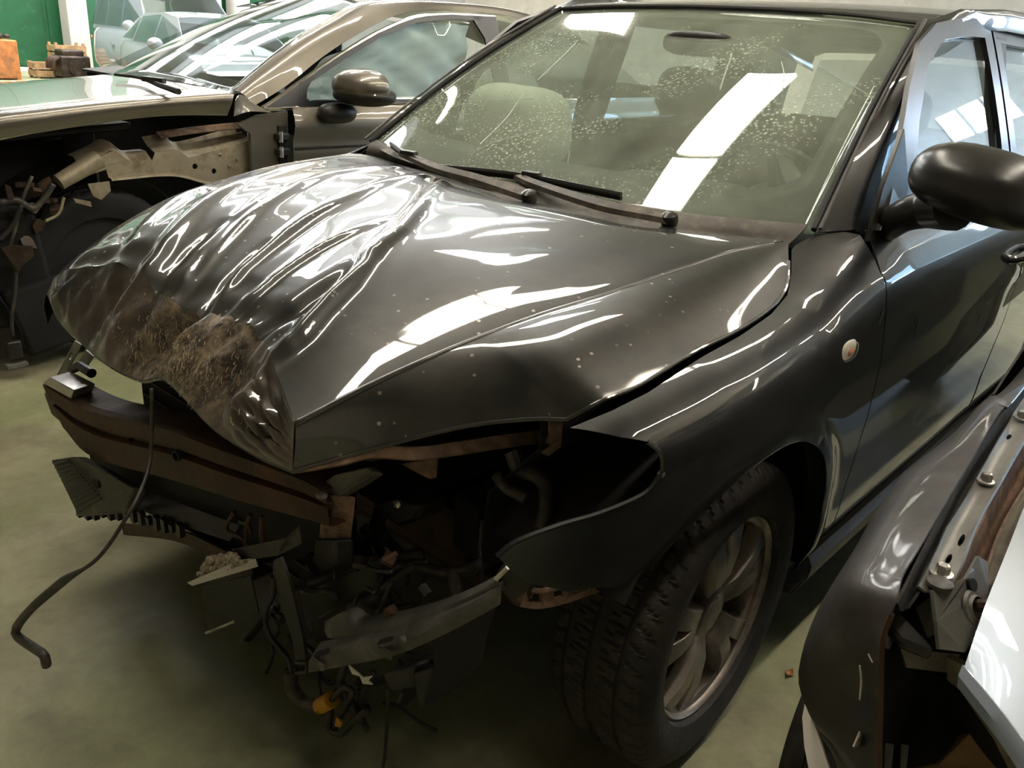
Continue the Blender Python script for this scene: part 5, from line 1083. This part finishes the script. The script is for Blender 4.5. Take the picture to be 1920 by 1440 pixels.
def bolt(px, py, s=1., z=None):
    p = railf(*inv(px, py)); o = MB().lathe([(.0105*s, 0), (.0105*s, .0025), (.009*s, .003)], p+(0, 0, .003), (0, 0, 1), 20).build('bolt_washer', M['bare_metal'], gut); MB().lathe([(.0068*s, .002), (.0068*s, .010), (.0055*s, .012), (.004*s, .011)], p+(0, 0, .003), (0, 0, 1), 6).build('bolt', M['bare_metal'], gut, smooth=20)
bolt(1915, 790); bolt(1848, 907); bolt(1762, 1078, 1.1)
MB().lathe([(.013, 0), (.013, .004), (.009, .006), (.003, .006)], railf(*inv(1762, 1102))+(0, 0, .004), (0, 0, 1), 24).build('rubber_stop', M['grey_plastic'], gut)
# inner channel and tray right of the rail
ic = Z((2010, 760, .83), (1960, 850, .825), (1905, 935, .82), (1870, 1000, .812), (1850, 1060, .806), (1835, 1130, .80)); ic = np.vstack([ic[0]+(-.8, -.02, .05), ic]); ro2 = spline(ro, 7)
MB().grid(loft([ro2+(0, .001, -.004), lerp(ro2, ic, .5)+(0, 0, -.035), ic], 40, 9), .003).build('drain_channel', M['rust_edge'], c3, smooth=50)
ic2 = ic+np.array([.0, .10, -.02]); MB().grid(loft([ic+(0, .0, -.004), ic2, ic2+(0, .05, -.25)], 30, 8), .003).build('inner_wing', M['primer_metal'], c3)
br = Z((1743, 1107, .822), (1750, 1165, .800), (1755, 1217, .775), (1803, 1223, .770), (1832, 1180, .782), (1847, 1110, .802), (1847, 1055, .818), (1828, 1043, .826), (1805, 1085, .824))
bk = MB().plate(br, .004).build('corner_bracket', M['grey_sheet'], c3, smooth=0)
nb_ = np.cross(br[2]-br[0], br[6]-br[0]); nb_ /= np.linalg.norm(nb_); nb_ *= np.sign(nb_ @ (CAM-br[0]))
MB().lathe([(.007, 0), (.007, .005), (.001, .005)], at(1812, 1097, z=.814)+nb_*.003, tuple(nb_), 16).build('bracket_hole', M['dark_void'], bk)
MB().lathe([(.020, 0), (.018, .003), (.014, .003), (.012, .006), (.010, -.002)], at(1820, 1140, z=.796)+nb_*.003, tuple(nb_), 24).build('bracket_boss', M['grey_sheet'], bk)
MB().lathe([(.007, 0), (.007, .03), (.004, .032)], at(1828, 1135, z=.80)+nb_*.002, tuple(nb_), 8).build('bracket_stud', M['greasy_iron'], bk)
MB().plate(Z((1718, 1140, .79), (1745, 1120, .80), (1752, 1190, .77), (1740, 1196, .765)), .004).build('bracket_leg', M['grey_sheet'], bk)
# headlamp cavity: front panel, dark lamp shell, brown insulation
MB().plate(Z((1685, 1205, .74), (1750, 1222, .735), (1800, 1228, .735), (1780, 1262, .715), (1700, 1252, .72)), .005).build('front_panel', M['primer_metal'], c3)
MB().plate(Z((1775, 1232, .75), (1812, 1250, .75), (1870, 1340, .70), (1920, 1440, .65), (1890, 1440, .64), (1830, 1320, .69), (1776, 1275, .72)), .006).build('slam_panel_end', M['primer_metal'], c3)
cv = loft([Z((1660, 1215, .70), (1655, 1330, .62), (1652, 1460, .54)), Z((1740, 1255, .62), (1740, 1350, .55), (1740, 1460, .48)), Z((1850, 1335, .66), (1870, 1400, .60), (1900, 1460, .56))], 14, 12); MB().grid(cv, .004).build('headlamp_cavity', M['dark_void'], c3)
MB().prism(Z((1672, 1445, .56), (1752, 1424, .56), (1800, 1380, .57), (1838, 1352, .59), (1850, 1352, .60), (1905, 1450, .56), (1800, 1500, .52)), (0, 0, -.02)).build('bumper_absorber', M['raw_wood'], c3, bevel=.01)
MB().plate(Z((1690, 1395, .60), (1704, 1398, .60), (1700, 1440, .575), (1688, 1440, .575)), .004).build('lamp_clip', M['grey_plastic'], c3); MB().plate(Z((1660, 1392, .60), (1676, 1396, .60), (1672, 1440, .575), (1658, 1440, .575)), .004).build('lamp_clip', M['grey_plastic'], c3)
# loose grey bonnet painted pale for the reflected ceiling, front corner towards the camera
hA = Z((1960, 850, .900), (1920, 950, .885), (1885, 1040, .868), (1850, 1127, .850), (1825, 1200, .835), (1809, 1248, .822)); hA = np.vstack([hA[0]+(-.7, -.03, .08), hA])
Fv = at(1893, 1390, z=.838)-hA[-1]; Fv = Fv/np.linalg.norm(Fv)*.75; tt_ = np.linspace(0, 1, len(hA))[:, None]**2
hC = hA+(1-tt_)*np.array([0, .78, .05])+tt_*(Fv+np.array([0, 0, .02])); hB = lerp(hA, hC, .45)+np.array([0, 0, .03])*(1-.6*tt_)
HB = loft([hA, lerp(hA, hB, .4)+(0, 0, .008), hB, hC], 44, 40); sh = MB().grid(HB, .004).build('silver_bonnet', M['silver_blue'], c3, smooth=70)
ed = HB[-1]; MB().grid(np.stack([ed, ed+(.006, 0, -.008), ed+(.0, 0, -.022), ed+(-.03, 0, -.024)], 1), .002).build('bonnet_hem', M['silver_blue'], sh)
# far side, roof and rest of the shell, mostly out of view
def side3(x, z): return (x, 1.115+.02*((z-.55)/.3)**2+(.05 if z < .25 else 0), z)
sheet('front_door', [(-.62, .28), (-.60, .95), (-1.7, .97), (-1.7, .28)], side3, .08, .004, M['dark_grey_paint'], c3)
sheet('wing_rear', [(-.60, .28), (-.58, .94), (-.35, .78), (-.30, .55), (-.33, .28)], side3, .06, .004, M['dark_grey_paint'], c3)
sheet('rear_side', [(-1.71, .28), (-1.71, .97), (-3.3, .99), (-3.35, .35), (-2.95, .32), (-2.85, .55), (-2.55, .66), (-2.25, .55), (-2.15, .32)], side3, .1, .004, M['dark_grey_paint'], c3)
sheet('far_side', [(.3, .35), (.4, .80), (-.6, .95), (-3.3, .99), (-3.35, .35)], lambda x, z: (x, 2.80-.02*((z-.55)/.3)**2, z), .15, .004, M['dark_grey_paint'], c3)
cb3 = np.array([[(x, 1.97+s*w, z) for s in np.linspace(-1, 1, 9)] for x, w, z in ((-.62, .70, .96), (-1.35, .58, 1.40), (-1.9, .58, 1.45), (-2.6, .58, 1.42), (-3.3, .66, 1.0), (-3.4, .72, .4))])
MB().grid(cb3[:2], .005).build('windscreen', M['far_glass'], c3); MB().grid(cb3[1:4], .005).build('roof', M['dark_grey_paint'], c3); MB().grid(cb3[3:5], .005).build('rear_glass', M['far_glass'], c3); MB().grid(cb3[4:], .005).build('tailgate', M['dark_grey_paint'], c3)
for s in (1, -1): MB().plate([(x, 1.97+s*w, z) for x, w, z in ((-.66, .83, .97), (-1.38, .62, 1.38), (-1.9, .62, 1.41), (-2.6, .62, 1.38), (-3.2, .80, 1.0))], .006).build('side_glass', M['far_glass'], c3)
MB().box((-1.2, 1.97, .30), (3.2, 1.5, .08)).build('floor_pan', M['dark_void'], c3); MB().box((-.05, 1.97, .52), (.6, 1.1, .40)).build('engine', M['dark_void'], c3, bevel=.02)
for x, y, s in ((-.02, 1.20, -1), (-.02, 2.72, 1), (-2.55, 1.22, -1), (-2.55, 2.72, 1)): wheel(c3, (x, y, .31), s, R=.31, detailed=False)
# torn white liner strip
ws_ = MB().plate(Z((1510, 1314, .60), (1522, 1345, .60), (1538, 1390, .59), (1556, 1445, .57), (1520, 1460, .56), (1508, 1400, .57), (1504, 1345, .585)), .003).build('torn_liner', M['white_plastic'], c3)
# ------------------------------------------------------------------ cars and clutter at the far end of the hall
def far_car(name, org, head, label, kind):
    r = root(name, (org[0], org[1], 0), label, 'car'); R = rot('Z', head); T = lambda P: (np.asarray(P, float)*(1, 1, .92)) @ R.T + np.array([org[0], org[1], 0])
    van = kind == 'van'; mt = M['van_paint'] if van else M['white_paint']
    # stations from tail (x negative) to nose
    if van: BL = [(-2.1, 1.05), (-1.0, 1.08), (0, 1.08), (1.0, 1.06), (1.45, 1.05), (2.0, .95), (2.25, .75)]; RF = [(-2.12, 1.05, .80), (-2.05, 1.70, .68), (-1.5, 1.84, .66), (0, 1.86, .66), (.7, 1.80, .64), (1.5, 1.07, .74)]
    else: BL = [(-1.95, .98), (-1.0, .98), (0, .95), (.7, .94), (1.0, .93), (1.6, .82), (1.95, .62)]; RF = [(-1.97, .98, .72), (-1.65, 1.32, .58), (-1.2, 1.44, .56), (-.3, 1.47, .57), (.25, 1.41, .56), (1.05, .94, .70)]
    sec = []
    for x in np.linspace(BL[0][0], BL[-1][0], 26):
        zb = interp(BL, x); w = (.92 if van else .86)-.22*max(0, abs(x)-1.5)**1.6
        sec.append([(x, s*wy, z) for s, wy, z in ((-1, w*.9, .22), (-1, w, .38), (-1, w*1.01, .62), (-1, w*.97, zb-.10), (-1, w*.90, zb), (0, 0, zb+.03), (1, w*.90, zb), (1, w*.97, zb-.10), (1, w*1.01, .62), (1, w, .38), (1, w*.9, .22))])
    sec = np.array(sec); body = MB().grid(T(sec.reshape(-1, 3)).reshape(sec.shape), .01).build('body', mt, r, smooth=50)
    for k in (0, -1): MB().plate(T(sec[k]), .01).build('end_panel', mt, r)
    gh = np.array([[(x, s*w, z-.03*abs(s)**3*(1 if 0 < i < len(RF)-1 else 0)) for s in np.linspace(-1, 1, 9)] for i, (x, z, w) in enumerate(RF)]); roof_ = gh[1:-1]
    MB().grid(T(roof_.reshape(-1, 3)).reshape(roof_.shape), .02).build('roof', mt, r, smooth=50)
    MB().grid(T(gh[-2:].reshape(-1, 3)).reshape(2, 9, 3), .01).build('windscreen', M['far_glass'], r); MB().grid(T(gh[:2].reshape(-1, 3)).reshape(2, 9, 3), .01).build('rear_glass', M['far_glass'], r)
    top = RF[1:-1]
    for s in (1, -1):
        beltw = (.92 if van else .86)*.905
        ol = [(RF[0][0]+.05, s*(beltw-.02), RF[0][1]-.01)]+[(x, s*(w+.012), z-.03) for x, z, w in top]+[(RF[-1][0]-.02, s*(beltw-.02), RF[-1][1]-.01)]
        MB().plate(T(ol), .012).build('side_frame', mt, r)
        def pane(x0, x1, zt0, zt1, zb):
            def yy(x, z):
                wt = interp([(a, c) for a, b, c in RF], x); zt = interp([(a, b) for a, b, c in RF], x); t = np.clip((z-zb)/(max(zt-zb, .1)), 0, 1); return s*(lerp(beltw, wt+.012, t)+.018)
            P = [(x0, yy(x0, zb), zb), (x1, yy(x1, zb), zb), (x1-(.1 if x1 > .3 else 0), yy(x1, zt1), zt1), (x0+(.12 if x0 < -1.2 else 0), yy(x0, zt0), zt0)]
            MB().plate(T(P), .01).build('side_window', M['far_glass'], r)
        if van: pane(-1.95, -.95, 1.66, 1.70, 1.12); pane(-.88, .05, 1.70, 1.70, 1.12); pane(.12, 1.15, 1.68, 1.30, 1.12)
        else: pane(-1.62, -1.15, 1.20, 1.34, 1.02); pane(-1.08, -.25, 1.36, 1.40, .99); pane(-.18, .62, 1.39, 1.22, .99)
        MB().ball(T([(.62 if not van else 1.15, s*1.0, 1.02 if not van else 1.18)])[0], (.10, .10, .08), 12, 8).build('door_mirror', mt, r, smooth=180)
        for x in ((-1.25, 1.25) if not van else (-1.4, 1.45)):
            c = T([(x, s*.74, .31)])[0]; V, F = tyre_mesh(.31, .2, .2, 60); P = np.array(V) @ R.T + c; ty = MB().add(P, F).build('tyre', M['tyre_rubber'], r); m = MB().lathe([(.20, 0), (.19, .09*s), (.05, .10*s)], (0, 0, 0), (0, 1, 0), 30); m.v = [tuple(p) for p in np.array(m.v) @ R.T + c]; m.build('wheel_cover', M['alloy'], ty)
        MB().box(T([(-.3, s*(.87 if not van else .935), .80)])[0], (.16, .03, .03), R).build('door_handle', mt, r)
        if van: MB().lathe([(.035, 0), (.035, .02), (.01, .025)], T([(-1.75, s*.925, .86)])[0], tuple(R @ np.array([0, s, 0])), 16).build('fuel_cap', M['orange_paint'], r)
    return r
mp = at(291, 84, z=.93)
Hh = 80.; Rh = rot('Z', Hh); org = mp-Rh @ np.array([.62, -1.0, 0]); org[2] = 0
far_car('white_hatchback', org, Hh, 'white hatchback parked behind the bronze sedan', 'hatch')
pv = at(164, 60, y=-17.0)-rot('Z', 80) @ np.array([-2.1, -.92, 0])
far_car('white_van', (pv[0], pv[1], 0), 80, 'pale van with dark side windows behind the white hatchback', 'van')
# engine lying on a crate, wood crates, orange pallet truck and scrap by the green door
fe = at(138, 152, z=0); en = root('engine_block', (fe[0], fe[1], 0), 'greasy brown engine lying beside the wooden crates', 'engine')
MB().box(fe+(0, 0, .26), (.55, .45, .40)).build('block', M['greasy_iron'], en, bevel=.04); MB().box(fe+(.02, 0, .50), (.40, .38, .12)).build('cylinder_head', M['greasy_iron'], en, bevel=.03)
for k in range(4): MB().tube([fe+(.26, -.15+.1*k, .42), fe+(.36, -.15+.1*k, .36), fe+(.38, -.15+.1*k, .22)], .035, 8, smooth=8).build('manifold_pipe', M['rust_steel'], en)
MB().lathe([(.14, 0), (.14, .04), (.05, .05)], fe+(.02, .24, .25), (0, 1, 0), 20).build('pulley', M['greasy_iron'], en); MB().box(fe+(0, 0, .03), (.6, .5, .06)).build('sump', M['greasy_iron'], en)
def crate(px, py, s, lab):
    p = at(px, py, z=0); r = root('wooden_crate', (p[0], p[1], 0), lab, 'crate', 'wooden crates by the green door')
    for z in np.arange(.06, s[2], .14):
        for dx, dy, sx, sy in ((0, s[1]/2, s[0], .025), (0, -s[1]/2, s[0], .025), (s[0]/2, 0, .025, s[1]), (-s[0]/2, 0, .025, s[1])): MB().box(p+(dx, dy, z+.03), (sx, sy, .11)).build('slat', M['raw_wood'], r, smooth=0)
    for dx in (-1, 1):
        for dy in (-1, 1): MB().box(p+(dx*(s[0]/2-.03), dy*(s[1]/2-.03), s[2]/2), (.05, .05, s[2])).build('corner_post', M['raw_wood'], r, smooth=0)
    MB().box(p+(0, 0, s[2]*.8), (s[0]-.04, s[1]-.04, .03)).build('lid', M['raw_wood'], r, smooth=0)
crate(131, 140, (.6, .4, .62), 'pale wooden crate standing behind the engine block'); crate(86, 146, (.45, .4, .30), 'small low wooden crate left of the engine block')
po = at(6, 148, z=0); pt = root('steel_bin', (po[0], po[1], 0), 'rusty orange steel bin at the left picture edge', 'bin')
MB().box(po+(0, 0, .35), (.5, .45, .66)).build('bin_body', M['orange_paint'], pt, bevel=.02)
for d in (-.2, .2): MB().box(po+(d, .2, .03), (.06, .06, .06)).build('foot', M['orange_paint'], pt); MB().box(po+(d, -.2, .03), (.06, .06, .06)).build('foot', M['orange_paint'], pt)
for k, (dx, dy, dz, s) in enumerate(((0, 0, .745, .075), (.17, .05, .735, .055), (-.17, -.04, .74, .065), (.02, .17, .735, .06))):
    tag(blob(po+(dx, dy, dz), (s, s, s*.7), 20+k, .03, 14, 8).build('scrap_part', M['greasy_iron']), ['large lump of greasy scrap in the orange bin', 'small scrap lump at the bin edge nearest the green door', 'scrap lump at the left of the orange bin', 'scrap lump at the front of the orange bin'][k], 'scrap', 'scrap on the orange bin')
pk = at(45, 134, z=0); tag(MB().box(pk+(0, 0, .04), (1.0, .25, .08)).build('plank', M['white_plastic'], bevel=.01), 'white plank lying on the floor before the green door', 'plank')  # pale strip added in place of light leaking under the door
lf = at(1480, 1265, z=0); tag(MB().grid(np.array([[lf+np.array([.015*u, .010*v*(1-abs(u)), .003+.004*u*u+.003*abs(v)]) for v in (-1, 0, 1)] for u in np.linspace(-1, 1, 7)]), .001).build('dead_leaf', M['leaf_brown']), 'small brown leaf on the floor between the two dark cars', 'leaf')
